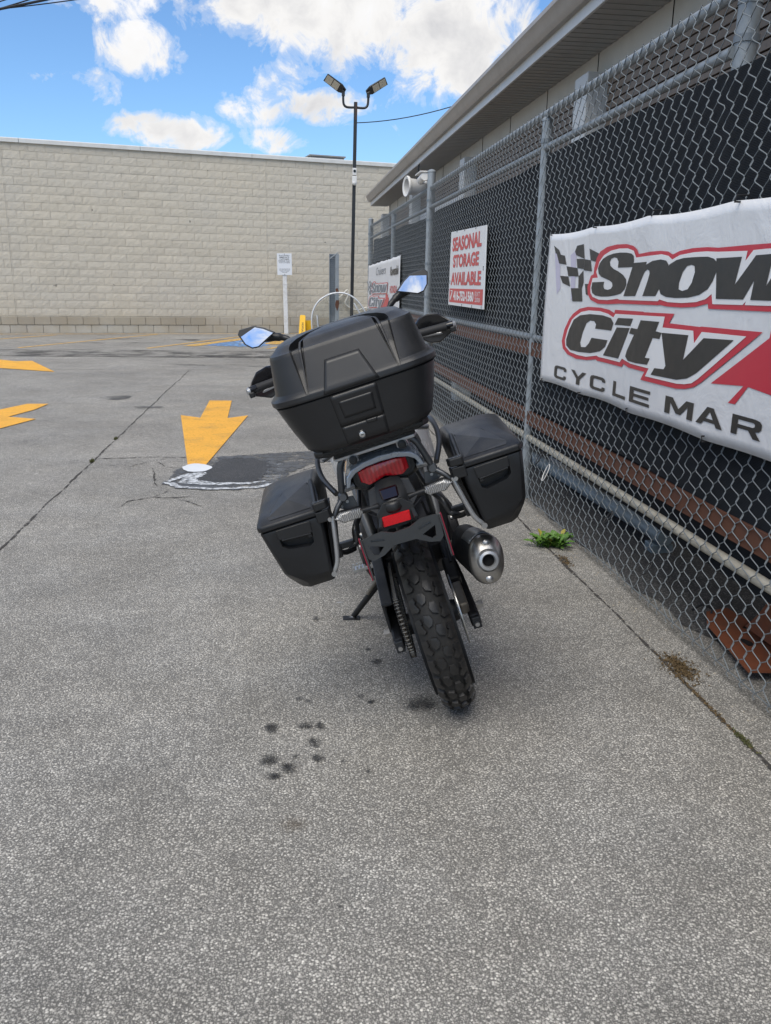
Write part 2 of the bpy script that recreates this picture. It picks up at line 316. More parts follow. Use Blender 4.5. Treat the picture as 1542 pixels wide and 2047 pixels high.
# ------------------------------------------------------------ mesh helpers
class MB:
    """collects shapes; build() links them as ONE mesh object"""
    def __init__(s): s.v = []; s.f = []
    def add(s, vs, fs):
        o = len(s.v); s.v += [tuple(x) for x in vs]; s.f += [tuple(i+o for i in f) for f in fs]; return s
    def box(s, c, size, rot=None):
        h = Vector(size)/2; vs = []
        for x in (-1, 1):
            for y in (-1, 1):
                for z in (-1, 1):
                    q = Vector((x*h.x, y*h.y, z*h.z))
                    if rot is not None: q = rot @ q
                    vs.append(q+Vector(c))
        return s.add(vs, [(0, 1, 3, 2), (4, 6, 7, 5), (0, 4, 5, 1), (2, 3, 7, 6), (0, 2, 6, 4), (1, 5, 7, 3)])
    def rings(s, rings, cap0=True, cap1=True, closed=True):
        n = len(rings[0]); vs = [p for r in rings for p in r]; fs = []
        for k in range(len(rings)-1):
            for i in range(n if closed else n-1):
                j = (i+1) % n; fs.append((k*n+i, k*n+j, (k+1)*n+j, (k+1)*n+i))
        if cap0: fs.append(tuple(reversed(range(n))))
        if cap1: fs.append(tuple(range((len(rings)-1)*n, len(rings)*n)))
        return s.add(vs, fs)
    def tube(s, path, r, n=10, closed=False, caps=True):
        P = [Vector(p) for p in path]; m = len(P); rr = r if isinstance(r, (list, tuple)) else [r]*m
        T = []
        for i in range(m):
            a = P[i-1] if (i or closed) else P[i]; b = P[(i+1) % m] if (i < m-1 or closed) else P[i]
            T.append((b-a).normalized())
        u = T[0].orthogonal().normalized(); rings = []
        for i in range(m):
            u = (u - T[i]*u.dot(T[i])); u = u.normalized() if u.length > 1e-6 else T[i].orthogonal().normalized()
            w_ = T[i].cross(u)
            rings.append([P[i]+(u*math.cos(2*math.pi*k/n)+w_*math.sin(2*math.pi*k/n))*rr[i] for k in range(n)])
        if closed: rings.append(rings[0])
        return s.rings(rings, caps and not closed, caps and not closed)
    def cyl(s, a, b, r, n=16, r2=None):
        return s.tube([a, b], [r, r if r2 is None else r2], n)
    def prism(s, poly, fn, d0, d1):
        """polygon (list of 2-tuples) extruded between depth d0 and d1; fn(a,b,d) -> point"""
        n = len(poly); vs = [fn(a, b, d0) for a, b in poly]+[fn(a, b, d1) for a, b in poly]
        tri = tessellate_polygon([[Vector((a, b, 0)) for a, b in poly]])
        fs = [tuple(t_) for t_ in tri]+[tuple(i+n for i in reversed(t_)) for t_ in tri]
        for i in range(n): j = (i+1) % n; fs.append((i, j, n+j, n+i))
        return s.add(vs, fs)
    def lathe(s, prof, o, axis, n=32, ang=2*math.pi):
        """profile of (along axis, radius)"""
        ax = Vector(axis).normalized(); u = ax.orthogonal().normalized(); w_ = ax.cross(u); o = Vector(o)
        rings = [[o+ax*a+(u*math.cos(2*math.pi*k/n)+w_*math.sin(2*math.pi*k/n))*r for k in range(n)] for a, r in prof]
        return s.rings(rings, False, False)
    def mesh(s, name, smooth=None):
        me = bpy.data.meshes.new(name); me.from_pydata(s.v, [], s.f); me.update()
        bm = bmesh.new(); bm.from_mesh(me); bmesh.ops.recalc_face_normals(bm, faces=bm.faces); bm.to_mesh(me); bm.free()
        if smooth is not None:
            me.shade_smooth(); me.set_sharp_from_angle(angle=R(smooth))
        return me
    def build(s, name, mat, parent=None, smooth=None, bevel=0.0, seg=2):
        return obj(name, s.mesh(name, smooth), mat, parent, bevel, seg)
def obj(name, me, mat, parent=None, bevel=0.0, seg=2):
    o = bpy.data.objects.new(name, me); col.objects.link(o)
    if mat is not None and not me.materials: me.materials.append(M[mat] if isinstance(mat, str) else mat)
    if parent is not None: o.parent = parent
    if bevel:
        b = o.modifiers.new('bevel', 'BEVEL'); b.width = bevel; b.segments = seg; b.limit_method = 'ANGLE'; b.angle_limit = R(35); b.harden_normals = False
    return o
def tag(o, label=None, cat=None, group=None, kind=None):
    for k, v in (('label', label), ('category', cat), ('group', group), ('kind', kind)):
        if v: o[k] = v
    return o
def thing(name, loc, label, cat, group=None, rot=(0, 0, 0)):
    o = bpy.data.objects.new(name, None); o.empty_display_size = 0.1; col.objects.link(o); o.location = loc; o.rotation_euler = rot
    return tag(o, label, cat, group)
def V(*a): return Vector(a)
def smoothpath(pts, n=6):
    """Catmull-Rom through points"""
    P = [Vector(p) for p in pts]; out = []
    for i in range(len(P)-1):
        p0 = P[max(i-1, 0)]; p1 = P[i]; p2 = P[i+1]; p3 = P[min(i+2, len(P)-1)]
        for k in range(n):
            t_ = k/n
            out.append(0.5*((2*p1)+(p2-p0)*t_+(2*p0-5*p1+4*p2-p3)*t_*t_+(3*p1-p0-3*p2+p3)*t_**3))
    return out+[P[-1]]
def text_mesh(body, u0, z0, u1, z1, fn, offset=0.0, shear=0.0, bold=0.0):
    """flat lettering fitted into the box (u0..u1, z0..z1); fn(u, z) -> point"""
    cu = bpy.data.curves.new('lettering', 'FONT'); cu.body = body; cu.size = 1; cu.resolution_u = 3; cu.offset = bold; cu.shear = shear
    o = bpy.data.objects.new('lettering', cu); col.objects.link(o)
    dg = bpy.context.evaluated_depsgraph_get(); dg.update(); me = o.evaluated_get(dg).to_mesh()
    vs = [v_.co.copy() for v_ in me.vertices]; fs = [tuple(p_.vertices) for p_ in me.polygons]
    o.evaluated_get(dg).to_mesh_clear(); bpy.data.objects.remove(o); bpy.data.curves.remove(cu)
    x0 = min(v_.x for v_ in vs); x1 = max(v_.x for v_ in vs); y0 = min(v_.y for v_ in vs); y1 = max(v_.y for v_ in vs)
    return [fn(u0+(v_.x-x0)/(x1-x0)*(u1-u0), z0+(v_.y-y0)/(y1-y0)*(z1-z0)) for v_ in vs], fs

LOGO = {
 'snow_red': [[(0.825,1.512),(0.868,1.538),(0.959,1.555),(1.083,1.561),(1.202,1.558),(1.277,1.547),(1.32,1.531),(1.344,1.511),(1.473,1.516),(1.57,1.516),(1.638,1.511),(1.68,1.498),(1.739,1.51),(1.834,1.516),(1.935,1.516),(2.011,1.511),(2.224,1.512),(2.33,1.511),(2.602,1.51),(2.628,1.5),(2.546,1.304),(2.382,1.301),(1.993,1.299),(1.985,1.317),(1.896,1.303),(1.79,1.298),(1.675,1.299),(1.6,1.305),(1.608,1.302),(1.162,1.299),(1.02,1.293),(0.886,1.293),(0.781,1.309),(0.729,1.337),(0.714,1.373),(0.754,1.426),(0.794,1.433),(0.796,1.464)]],
 'snow_white': [[(0.856,1.467),(0.87,1.49),(0.93,1.519),(1.018,1.536),(1.122,1.542),(1.223,1.539),(1.29,1.526),(1.321,1.497),(1.476,1.5),(1.587,1.502),(1.648,1.494),(1.684,1.479),(1.743,1.494),(1.849,1.501),(1.939,1.501),(2.014,1.497),(2.215,1.493),(2.209,1.461),(2.253,1.494),(2.334,1.495),(2.578,1.495),(2.597,1.49),(2.526,1.322),(2.377,1.319),(2.244,1.318),(2.248,1.33),(2.23,1.318),(2.021,1.316),(2.007,1.351),(1.968,1.333),(1.904,1.321),(1.798,1.315),(1.684,1.316),(1.609,1.325),(1.597,1.318),(1.167,1.316),(1.14,1.32),(1.016,1.312),(0.901,1.312),(0.809,1.324),(0.773,1.344),(0.766,1.373),(0.788,1.414),(0.867,1.416),(0.835,1.443)]],
 'city_red': [[(0.524,1.232),(0.62,1.261),(0.747,1.274),(0.929,1.275),(1.044,1.268),(1.111,1.255),(1.116,1.27),(1.457,1.272),(1.465,1.27),(1.746,1.273),(1.71,1.235),(1.948,1.232),(1.959,1.234),(2.375,1.236),(2.007,1.033),(1.955,1.01),(1.887,0.995),(1.814,0.988),(1.494,0.988),(1.528,1.025),(1.343,1.026),(1.275,1.036),(1.258,1.02),(0.929,1.02),(0.912,1.025),(0.786,1.011),(0.633,1.005),(0.489,1.017),(0.409,1.043),(0.383,1.081),(0.411,1.146),(0.471,1.203)]],
 'city_white': [[(0.572,1.222),(0.657,1.246),(0.772,1.257),(0.933,1.258),(1.039,1.249),(1.106,1.235),(1.129,1.252),(1.672,1.259),(1.662,1.216),(1.906,1.216),(1.922,1.171),(1.969,1.215),(2.282,1.217),(1.982,1.043),(1.94,1.023),(1.883,1.013),(1.822,1.008),(1.542,1.008),(1.57,1.043),(1.371,1.045),(1.287,1.054),(1.258,1.058),(1.231,1.039),(0.954,1.04),(0.923,1.044),(0.783,1.027),(0.651,1.026),(0.534,1.032),(0.456,1.054),(0.436,1.088),(0.465,1.145),(0.519,1.201)]],
 'letter_S': [[(1.295,1.505),(1.269,1.515),(1.211,1.521),(1.135,1.524),(1.057,1.522),(0.987,1.515),(0.925,1.503),(0.881,1.483),(0.861,1.46),(0.877,1.435),(0.915,1.42),(0.974,1.411),(1.031,1.402),(1.066,1.392),(1.073,1.377),(1.055,1.364),(1.014,1.359),(0.97,1.363),(0.954,1.377),(0.962,1.396),(0.792,1.394),(0.784,1.366),(0.804,1.343),(0.853,1.331),(0.936,1.327),(1.03,1.329),(1.11,1.335),(1.177,1.344),(1.219,1.362),(1.238,1.384),(1.23,1.406),(1.192,1.425),(1.138,1.44),(1.074,1.453),(1.031,1.468),(1.019,1.487),(1.036,1.5),(1.075,1.505),(1.108,1.5),(1.127,1.485),(1.125,1.458),(1.298,1.458),(1.303,1.486)]],
 'letter_n': [[(1.302,1.475),(1.449,1.476),(1.443,1.464),(1.51,1.478),(1.585,1.482),(1.636,1.476),(1.66,1.46),(1.658,1.438),(1.637,1.404),(1.571,1.338),(1.435,1.336),(1.479,1.399),(1.493,1.428),(1.486,1.44),(1.463,1.445),(1.436,1.436),(1.41,1.411),(1.351,1.335),(1.214,1.333)]],
 'letter_o': [[(1.836,1.483),(1.899,1.483),(1.954,1.482),(1.997,1.474),(2.023,1.46),(2.025,1.433),(2.007,1.397),(1.976,1.368),(1.92,1.347),(1.841,1.336),(1.744,1.333),(1.666,1.336),(1.617,1.347),(1.599,1.367),(1.606,1.396),(1.631,1.43),(1.669,1.461),(1.723,1.476),(1.777,1.482)],[(1.842,1.456),(1.867,1.451),(1.874,1.429),(1.858,1.39),(1.834,1.367),(1.794,1.36),(1.764,1.366),(1.762,1.39),(1.783,1.431),(1.811,1.452)]],
 'letter_w': [[(2.014,1.475),(2.185,1.475),(2.16,1.383),(2.277,1.477),(2.386,1.478),(2.365,1.38),(2.465,1.479),(2.568,1.478),(2.454,1.335),(2.278,1.335),(2.287,1.399),(2.23,1.336),(2.043,1.335)]],
 'letter_C': [[(1.094,1.174),(0.884,1.173),(0.893,1.195),(0.866,1.208),(0.808,1.209),(0.755,1.193),(0.712,1.146),(0.685,1.093),(0.703,1.071),(0.768,1.074),(0.813,1.097),(0.844,1.126),(1.055,1.127),(1.029,1.094),(0.967,1.069),(0.841,1.05),(0.67,1.043),(0.536,1.044),(0.469,1.063),(0.459,1.094),(0.495,1.15),(0.553,1.203),(0.649,1.229),(0.797,1.24),(0.976,1.24),(1.08,1.231),(1.116,1.209)]],
 'letter_i': [[(1.161,1.192),(1.323,1.197),(1.21,1.054),(1.01,1.053)]],
 'letter_i_dot': [[(1.168,1.235),(1.353,1.239),(1.326,1.206),(1.132,1.203)]],
 'letter_t': [[(1.443,1.236),(1.63,1.237),(1.605,1.198),(1.66,1.195),(1.646,1.169),(1.583,1.17),(1.524,1.084),(1.575,1.085),(1.552,1.057),(1.433,1.053),(1.337,1.055),(1.3,1.071),(1.311,1.095),(1.382,1.171),(1.322,1.174),(1.338,1.199),(1.414,1.197)]],
 'letter_y': [[(1.66,1.195),(1.875,1.198),(1.855,1.103),(1.991,1.194),(2.205,1.2),(1.966,1.063),(1.901,1.037),(1.819,1.023),(1.597,1.02),(1.626,1.05),(1.707,1.053),(1.72,1.068)]],
 'leaf': [[(2.078,1.038),(2.417,1.22),(2.429,1.303),(2.466,1.286),(2.51,1.357),(2.588,1.282),(2.653,1.305),(2.655,1.239),(2.741,1.244),(2.726,1.173),(2.795,1.155),(2.646,1.046),(2.494,1.041),(2.327,1.054),(2.26,0.987),(2.214,0.986),(2.299,1.054)]],
 'flag': [[(0.149,1.595),(0.24,1.568),(0.286,1.532),(0.185,1.553)],[(0.206,1.55),(0.335,1.535),(0.37,1.487),(0.257,1.496)],[(0.284,1.43),(0.409,1.425),(0.445,1.372),(0.331,1.391)],[(0.372,1.479),(0.532,1.467),(0.56,1.424),(0.408,1.427)],[(0.458,1.364),(0.623,1.365),(0.651,1.299),(0.497,1.296)],[(0.507,1.58),(0.601,1.584),(0.629,1.511),(0.501,1.533),(0.481,1.552)],[(0.513,1.514),(0.633,1.51),(0.63,1.46),(0.532,1.467)],[(0.56,1.424),(0.625,1.453),(0.645,1.394),(0.623,1.365),(0.569,1.366)],[(0.634,1.509),(0.727,1.501),(0.76,1.447),(0.631,1.454)],[(0.693,1.558),(0.851,1.529),(0.804,1.492),(0.726,1.502)],[(0.668,1.386),(0.738,1.386),(0.724,1.33),(0.695,1.336)]],
}

# ============================================================ SETTING
# ---- ground: one sheet, with markings, cracks and stains as its pieces
g = MB(); NX = 1
g.add([(-90, -60, 0), (90, -60, 0), (90, 120, 0), (-90, 120, 0)], [(0, 1, 2, 3)])
ground = tag(g.build('parking_lot', 'asphalt'), kind='structure')
def sheet(name, poly, mat, z):
    """flat irregular patch lying on the asphalt"""
    b = MB(); tri = tessellate_polygon([[Vector((x, y, 0)) for x, y in poly]])
    b.add([(x, y, z) for x, y in poly], [tuple(t_) for t_ in tri])
    o = b.build(name, mat, ground)
    for p_ in o.data.polygons:
        if p_.normal.z < 0: p_.flip()
    return o
def rough_poly(poly, amp, step=0.12):
    out = []
    for i, (x, y) in enumerate(poly):
        x2, y2 = poly[(i+1) % len(poly)]; L = math.hypot(x2-x, y2-y); n = max(1, int(L/step))
        for k in range(n):
            f = k/n; out.append((x+(x2-x)*f+rnd.uniform(-amp, amp), y+(y2-y)*f+rnd.uniform(-amp, amp)))
    return out
def blob(cx, cy, rx, ry, n=40, amp=0.08, seed=0):
    r = random.Random(seed); ph = [r.uniform(0, 6.28) for _ in range(4)]
    return [(cx+math.cos(a)*rx*(1+amp*sum(math.sin((k+2)*a+ph[k])/(k+1) for k in range(4))), cy+math.sin(a)*ry*(1+amp*sum(math.sin((k+2)*a+ph[k])/(k+1) for k in range(4)))) for a in [2*math.pi*i/n for i in range(n)]]
def ribbon(name, pts, wid, mat, z, jit=0.0, wj=0.5, step=0.08):
    P = []
    for i in range(len(pts)-1):
        a = Vector(pts[i]); b_ = Vector(pts[i+1]); n = max(1, int((b_-a).length/step))
        for k in range(n): P.append(a+(b_-a)*(k/n))
    P.append(Vector(pts[-1])); b = MB(); vs = []; wob = 0.0
    for i, q in enumerate(P):
        t_ = (P[min(i+1, len(P)-1)]-P[max(i-1, 0)]).normalized(); nrm = Vector((-t_.y, t_.x))
        wob = wob*0.8+rnd.uniform(-jit, jit); w_ = wid*(1+rnd.uniform(-wj, wj))
        c = q+nrm*wob; vs += [(c.x-nrm.x*w_/2, c.y-nrm.y*w_/2, z), (c.x+nrm.x*w_/2, c.y+nrm.y*w_/2, z)]
    b.add(vs, [(2*i, 2*i+1, 2*i+3, 2*i+2) for i in range(len(P)-1)])
    o = b.build(name, mat, ground)
    for p_ in o.data.polygons:
        if p_.normal.z < 0: p_.flip()
    return o
# darker relaid bands further back
sheet('asphalt_band', rough_poly([(-40, 16.2), (-0.2, 16.2), (30, 15.6), (30, 18.0), (-2.0, 17.9), (-40, 17.9)], 0.03, 0.6), 'dark_mark', 0.003)
sheet('tar_strip', rough_poly([(-2.2, 14.75), (0.2, 14.25), (4, 14.5), (4, 15.2), (0.3, 14.75), (-2.3, 14.95)], 0.03, 0.3), 'dark_mark', 0.0045)
sheet('tar_strip', rough_poly([(-2.4, 16.6), (0.2, 16.1), (3.6, 15.9), (3.6, 16.7), (0, 16.6), (-2.4, 16.75)], 0.03, 0.3), 'dark_mark', 0.0055)
for k, (x, y, rx, ry) in enumerate(((-2.4, 21.2, .5, .25), (-3.9, 21.4, .5, .2), (-1.6, 20.9, .55, .3), (-4.4, 19.9, .35, .2), (-3.2, 20.0, .4, .18), (1.0, 19.5, .5, .3), (-2.0, 10.4, .22, .16), (-1.5, 9.6, .14, .1))):
    sheet('old_stain', blob(x, y, rx, ry, 30, .2, k), 'dark_mark', 0.0045+0.0004*k)
sheet('painted_ground_shade', rough_poly([(1.66, 3.1), (1.62, 4.2), (1.64, 7.0), (1.66, 12), (2.3, 12), (2.3, 2.2), (2.0, 2.2), (1.85, 2.7)], .03, .15), 'asphalt_shaded', 0.0048)  # shade behind the fence, painted as a sheet of darker asphalt
# seams and cracks
ribbon('seam', [(1.418, 0.2), (1.418, 16)], 0.013, 'crack_fill', 0.003, 0.0035, 0.5)
ribbon('seam', [(-1.475, 0.5), (-1.485, 13.75)], 0.012, 'crack_fill', 0.003, 0.006, 0.6)
ribbon('seam', [(-14, 13.75), (-1.4, 13.82)], 0.020, 'crack_fill', 0.0036, 0.006, 0.6)
ribbon('seam', [(-30, 16.15), (10, 16.25)], 0.05, 'crack_fill', 0.0062, 0.01, 0.6, 0.3)
for pts, wd in (([(-1.47, 6.72), (-1.0, 6.78), (-0.55, 6.74), (0.0, 6.95), (0.7, 7.05)], .014), ([(-1.35, 6.5), (-1.15, 6.42), (-1.05, 6.6), (-.9, 6.72)], .007), ([(-.98, 6.35), (-.94, 6.15), (-.90, 5.9), (-.86, 5.78)], .010), ([(-.98, 6.6), (-.90, 6.42), (-.83, 6.34), (-.72, 6.40)], .009),
                ([(-1.0, 5.35), (-.85, 5.45), (-.70, 5.42), (-.58, 5.48)], .012), ([(-.70, 5.42), (-.6, 5.3), (-.52, 5.2)], .009), ([(-.85, 5.45), (-.78, 5.6)], .007), ([(-1.0, 5.35), (-1.02, 5.22)], .006), ([(.12, 6.2), (.25, 6.4), (.42, 6.5)], .008), ([(-5.3, 12.2), (-4.7, 12.0), (-4.1, 11.9)], .02), ([(-5.2, 11.7), (-4.6, 11.75)], .015)):
    ribbon('crack', pts, wd, 'crack_fill', 0.0042, wd*0.7, 0.7, 0.03)
# yellow arrows, stall lines and the blue bay, painted on the asphalt
def arrow(poly, z=0.0065): return sheet('painted_arrow', poly, 'yellow_paint', z)
arrow([(-.868, 10.17), (-.608, 10.15), (-.575, 8.79), (-.372, 8.98), (-.600, 6.42), (-.728, 6.40), (-1.073, 9.0), (-.855, 8.82)])
arrow([(-2.86, 9.86), (-2.63, 9.86), (-2.66, 9.40), (-2.78, 8.9), (-2.47, 8.75), (-2.66, 8.1), (-2.95, 7.2), (-3.75, 8.1), (-3.30, 8.6), (-3.05, 9.3)])
arrow([(-6.4, 15.9), (-5.0, 15.55), (-4.52, 15.15), (-4.28, 15.25), (-3.45, 13.42), (-4.4, 13.95), (-5.05, 14.35), (-6.4, 14.75)])
def wall_pt(s_, off=0.0):       # warehouse wall line: s along it, off in front of it
    a = R(12.2); return V(-7.2+s_*math.cos(a)+off*math.sin(a), 23.25+s_*math.sin(a)-off*math.cos(a), 0)
def line(name, p0, p1, wd, mat, z=0.0065):
    a = Vector(p0[:2]); b_ = Vector(p1[:2]); t_ = (b_-a).normalized(); n = Vector((-t_.y, t_.x))*wd/2
    sheet(name, [tuple(a-n), tuple(b_-n), tuple(b_+n), tuple(a+n)], mat, z)
line('stall_line', (-5.36, 18.2), (-3.3, 23.4), .11, 'yellow_paint_worn')
line('stall_line', (-2.82, 18.35), (-0.95, 23.1), .11, 'yellow_paint_worn', .007)
line('stall_line', (-7.9, 17.9), (-5.7, 22.6), .11, 'yellow_paint_worn', .0072)
line('stall_line', (-0.30, 18.5), (1.5, 23.4), .11, 'yellow_paint_worn', .0074)
a_, b__ = wall_pt(-2, .55), wall_pt(10, .55); line('kerb_line', a_, b__, .12, 'yellow_paint_worn', .0078)
sheet('blue_bay', rough_poly([(-1.8, 19.35), (-.5, 19.0), (.35, 22.2), (-.75, 22.2)], .06, .2), 'blue_paint_worn', .0068)
sheet('bay_edge', rough_poly([(-2.2, 19.2), (-1.9, 19.05), (-.6, 22.3), (-.95, 22.3)], .03, .3), 'yellow_paint_worn', .0084)
sheet('bay_symbol', rough_poly([(-1.05, 20.2), (-.6, 20.1), (-.35, 21.0), (-.75, 21.1)], .05, .15), 'white_paint_worn', .0090)
sheet('bay_symbol', rough_poly([(-.45, 19.9), (0.0, 19.9), (.25, 21.3), (-.15, 21.4)], .05, .15), 'yellow_paint_worn', .0094)
# sunken patch; the sky mirrored in its puddle is painted in pale colour
def ragged(poly, amp): return rough_poly(poly, amp, .025)
sheet('wet_area', ragged([(-.55, 6.75), (.05, 6.95), (.62, 7.05), (.65, 6.75), (.2, 6.45), (.02, 6.1), (-.3, 6.2)], .012), 'wet', 0.0050)
sheet('wet_area', ragged([(-.84, 5.83), (-.72, 5.68), (-.45, 5.61), (-.15, 5.66), (0.0, 5.88), (.04, 6.2), (-.02, 6.6), (-.3, 6.78), (-.6, 6.68), (-.80, 6.3)], .014), 'wet', 0.0054)
sheet('sunken_patch', ragged([(-.60, 5.92), (-.35, 5.80), (-.20, 5.88), (-.13, 6.15), (-.10, 6.45), (-.26, 6.70), (-.48, 6.68), (-.56, 6.4), (-.62, 6.2)], .016), 'asphalt_patch', 0.0062)
def arc_band(cx, cy, rx, ry, a0, a1, w0, w1, n=50):
    o_, i_ = [], []
    for k in range(n+1):
        f = k/n; a = R(a0+(a1-a0)*f); wd = (w0+(w1-w0)*f)*(1+rnd.uniform(-.35, .35))
        o_.append((cx+rx*math.cos(a), cy+ry*math.sin(a))); i_.append((cx+(rx-wd)*math.cos(a), cy+(ry-wd*1.6)*math.sin(a)))
    return o_+i_[::-1]
sheet('painted_reflection', ragged([(-.84, 5.86), (-.74, 5.70), (-.48, 5.625), (-.18, 5.66), (-.03, 5.80), (-.06, 5.83), (-.20, 5.71), (-.48, 5.675), (-.70, 5.74), (-.79, 5.87)], .008), 'reflection_edge', 0.0072)
sheet('painted_reflection', ragged([(-.74, 5.84), (-.52, 5.76), (-.24, 5.78), (-.10, 5.90), (-.24, 5.84), (-.48, 5.83), (-.62, 5.93), (-.56, 6.18), (-.70, 6.14)], .012), 'reflection_edge', 0.0076)
sheet('painted_reflection', ragged([(-.83, 5.90), (-.80, 5.88), (-.66, 6.10), (-.70, 6.14)], .008), 'reflection_edge', 0.0080)
sheet('painted_reflection', ragged([(-.14, 5.80), (.0, 5.90), (.03, 6.2), (-.02, 6.5), (-.13, 6.55), (-.16, 6.2)], .014), 'reflection_thin', 0.0084)
sheet('puddle', ragged(blob(-.655, 6.335, .108, .150, 24, .05, 9), .006), 'reflection_full', 0.0092)  # bright sky reflection on the water, painted as a white sheet
# oil spots
for i, (x, y, r) in enumerate(((-.05, 2.42, .036), (.055, 2.42, .024), (.10, 2.415, .020), (.08, 2.31, .028), (-.055, 2.235, .036), (0.0, 2.17, .032), (-.045, 2.14, .026), (.09, 2.22, .022), (.02, 2.24, .014), (.23, 2.14, .012), (.04, 2.60, .014), (.07, 2.58, .013), (.45, 2.54, .062), (.28, 2.56, .018), (.25, 2.60, .014), (.33, 2.86, .03), (.12, 3.30, .022), (-.32, 1.35, .008), (-.20, 1.62, .007), (.16, 2.20, .012), (.11, 1.60, .008), (-.6, 1.5, .007), (.31, 2.98, .016))):
    for j in range(3 if r > .015 else 1):
        b = MB(); n = 20; b.add([(0, 0, 0)]+[(math.cos(2*math.pi*k/n), math.sin(2*math.pi*k/n), 0) for k in range(n)], [(0, 1+k, 1+(k+1) % n) for k in range(n)])
        dj = 0 if j == 0 else r*.55; f = (1.15, .75, .6)[j]
        o = b.build('oil_spot', 'oil', ground); o.location = (x+rnd.uniform(-dj, dj), y+rnd.uniform(-dj, dj)*1.3, 0.0031+0.00004*(3*i+j)); o.scale = (r*f*rnd.uniform(.9, 1.4), r*f*rnd.uniform(.9, 1.4), 1); o.rotation_euler.z = rnd.uniform(0, 6)
b = MB(); n = 24; b.add([(0, 0, 0)]+[(math.cos(2*math.pi*k/n), math.sin(2*math.pi*k/n), 0) for k in range(n)], [(0, 1+k, 1+(k+1) % n) for k in range(n)])
o = b.build('rust_mark', 'rust_stain', ground); o.location = (.01, 1.91, .0032); o.scale = (.055, .045, 1)
# chalky scrapes near the stand
for (x, y, a) in ((.235, 3.47, .2), (.36, 3.28, .1), (.29, 3.30, .3), (.26, 3.62, 0)):
    sheet('scrape', [(x-.03, y), (x-.01, y-.006), (x+.03, y+.01*a), (x+.005, y+.009)], 'residue', 0.0075)

# ---- warehouse with its split-face block wall
WA = R(12.2)
wh = thing('warehouse', (-7.2, 23.25, 0), 'long warehouse with a windowless wall of pale beige split-face blocks', 'building', rot=(0, 0, WA))
S0, S1, COURSES, BH, BL = -5.0, 14.0, 21, 0.2, 0.4
FZ = 0.44
b = MB(); b.box(((S0+S1)/2, 6.004, 2.32), (S1-S0, 12, 4.62)); b.build('wall', 'mortar', wh)
def block_mesh(seed, nx=6, nz=3):
    r = random.Random(seed); b = MB(); L, Hh = BL-0.007, BH-0.007; vs = []; fs = []
    for j in range(nz+1):
        for i in range(nx+1):
            edge = i in (0, nx) or j in (0, nz)
            y = -0.008 if edge else -0.009-r.uniform(0.0, 0.006)
            vs.append((-L/2+L*i/nx+(0 if edge else r.uniform(-.012, .012)), y, -Hh/2+Hh*j/nz+(0 if edge else r.uniform(-.012, .012))))
    for j in range(nz):
        for i in range(nx): a = j*(nx+1)+i; fs.append((a, a+1, a+nx+2, a+nx+1))
    bnd = [i for i in range(nx+1)]+[j*(nx+1)+nx for j in range(1, nz+1)]+[nz*(nx+1)+i for i in range(nx-1, -1, -1)]+[j*(nx+1) for j in range(nz-1, 0, -1)]
    base = len(vs)
    for q in bnd: vs.append((vs[q][0], 0.03, vs[q][2]))
    for k in range(len(bnd)): k2 = (k+1) % len(bnd); fs.append((bnd[k2], bnd[k], base+k, base+k2))
    return vs, fs
bvar = [block_mesh(k) for k in range(8)]; bme = []
for vs, fs in bvar:
    q = MB().add(vs, fs).mesh('block'); q.materials.append(M['split_block']); bme.append(q)
slots = []
for c in range(COURSES):
    z = FZ+BH*(c+.5); off = (c % 2)*BL/2; s_ = S0+off+BL/2
    while s_ < S1-BL/2+.01: slots.append((s_, z)); s_ += BL
view = Vector((0, 0))
def wdist(s_): p_ = wall_pt(s_); return p_.x*p_.x+p_.y*p_.y
seen = sorted([q for q in slots if 0.1 < q[0] < 11.5], key=lambda q: (wdist(q[0]), q[1]))[:300]
seen_set = set(seen)
rest = MB()
for k, (s_, z) in enumerate(slots):
    q = rnd.randrange(8)
    if (s_, z) in seen_set:
        o = bpy.data.objects.new('block', bme[q]); col.objects.link(o); o.parent = wh; o.location = (s_, rnd.uniform(-.003, .004), z)
        if rnd.random() < .5: o.rotation_euler.y = math.pi
    else:
        vs, fs = bvar[q]; f = -1 if rnd.random() < .5 else 1; dy = rnd.uniform(-.003, .004)
        if f > 0: rest.add([(x+s_, y+dy, zz+z) for x, y, zz in vs], fs)
        else: rest.add([(-x+s_, y+dy, -zz+z) for x, y, zz in vs], fs)
tag(rest.build('block_courses', 'split_block', wh), kind='stuff')
# plain foundation courses, partly rendered over
k = 0
for c in range(2):
    s_ = S0+(c % 2)*.2
    while s_ < S1-.4:
        hide = c == 1 and rnd.random() < .75 and s_ < 5.2
        b = MB(); b.box((s_+.2, -.012-(.012 if hide else 0), .105+c*.215), (.39, .05, .205)); b.build('foundation_block', 'foundation_render' if hide else 'foundation_block', wh, bevel=.004, seg=1)
        s_ += .4
# capping along the top, in lengths
s_ = S0
while s_ < S1:
    b = MB(); L = min(2.9, S1-s_)
    b.prism([(-.06, 4.62), (-.06, 4.715), (-.045, 4.73), (.5, 4.74), (.5, 4.62)], lambda y, z, d_: V(d_, y, z), s_+.004, s_+L-.004); b.build('capping', 'flashing', wh, bevel=.004, seg=1)
    s_ += L
for s_, z0, z1 in ((6.95, .44, 4.6), (.35, .44, 4.6)):
    MB().box((s_, -.004, (z0+z1)/2), (.012, .03, z1-z0)).build('control_joint', 'mortar', wh)
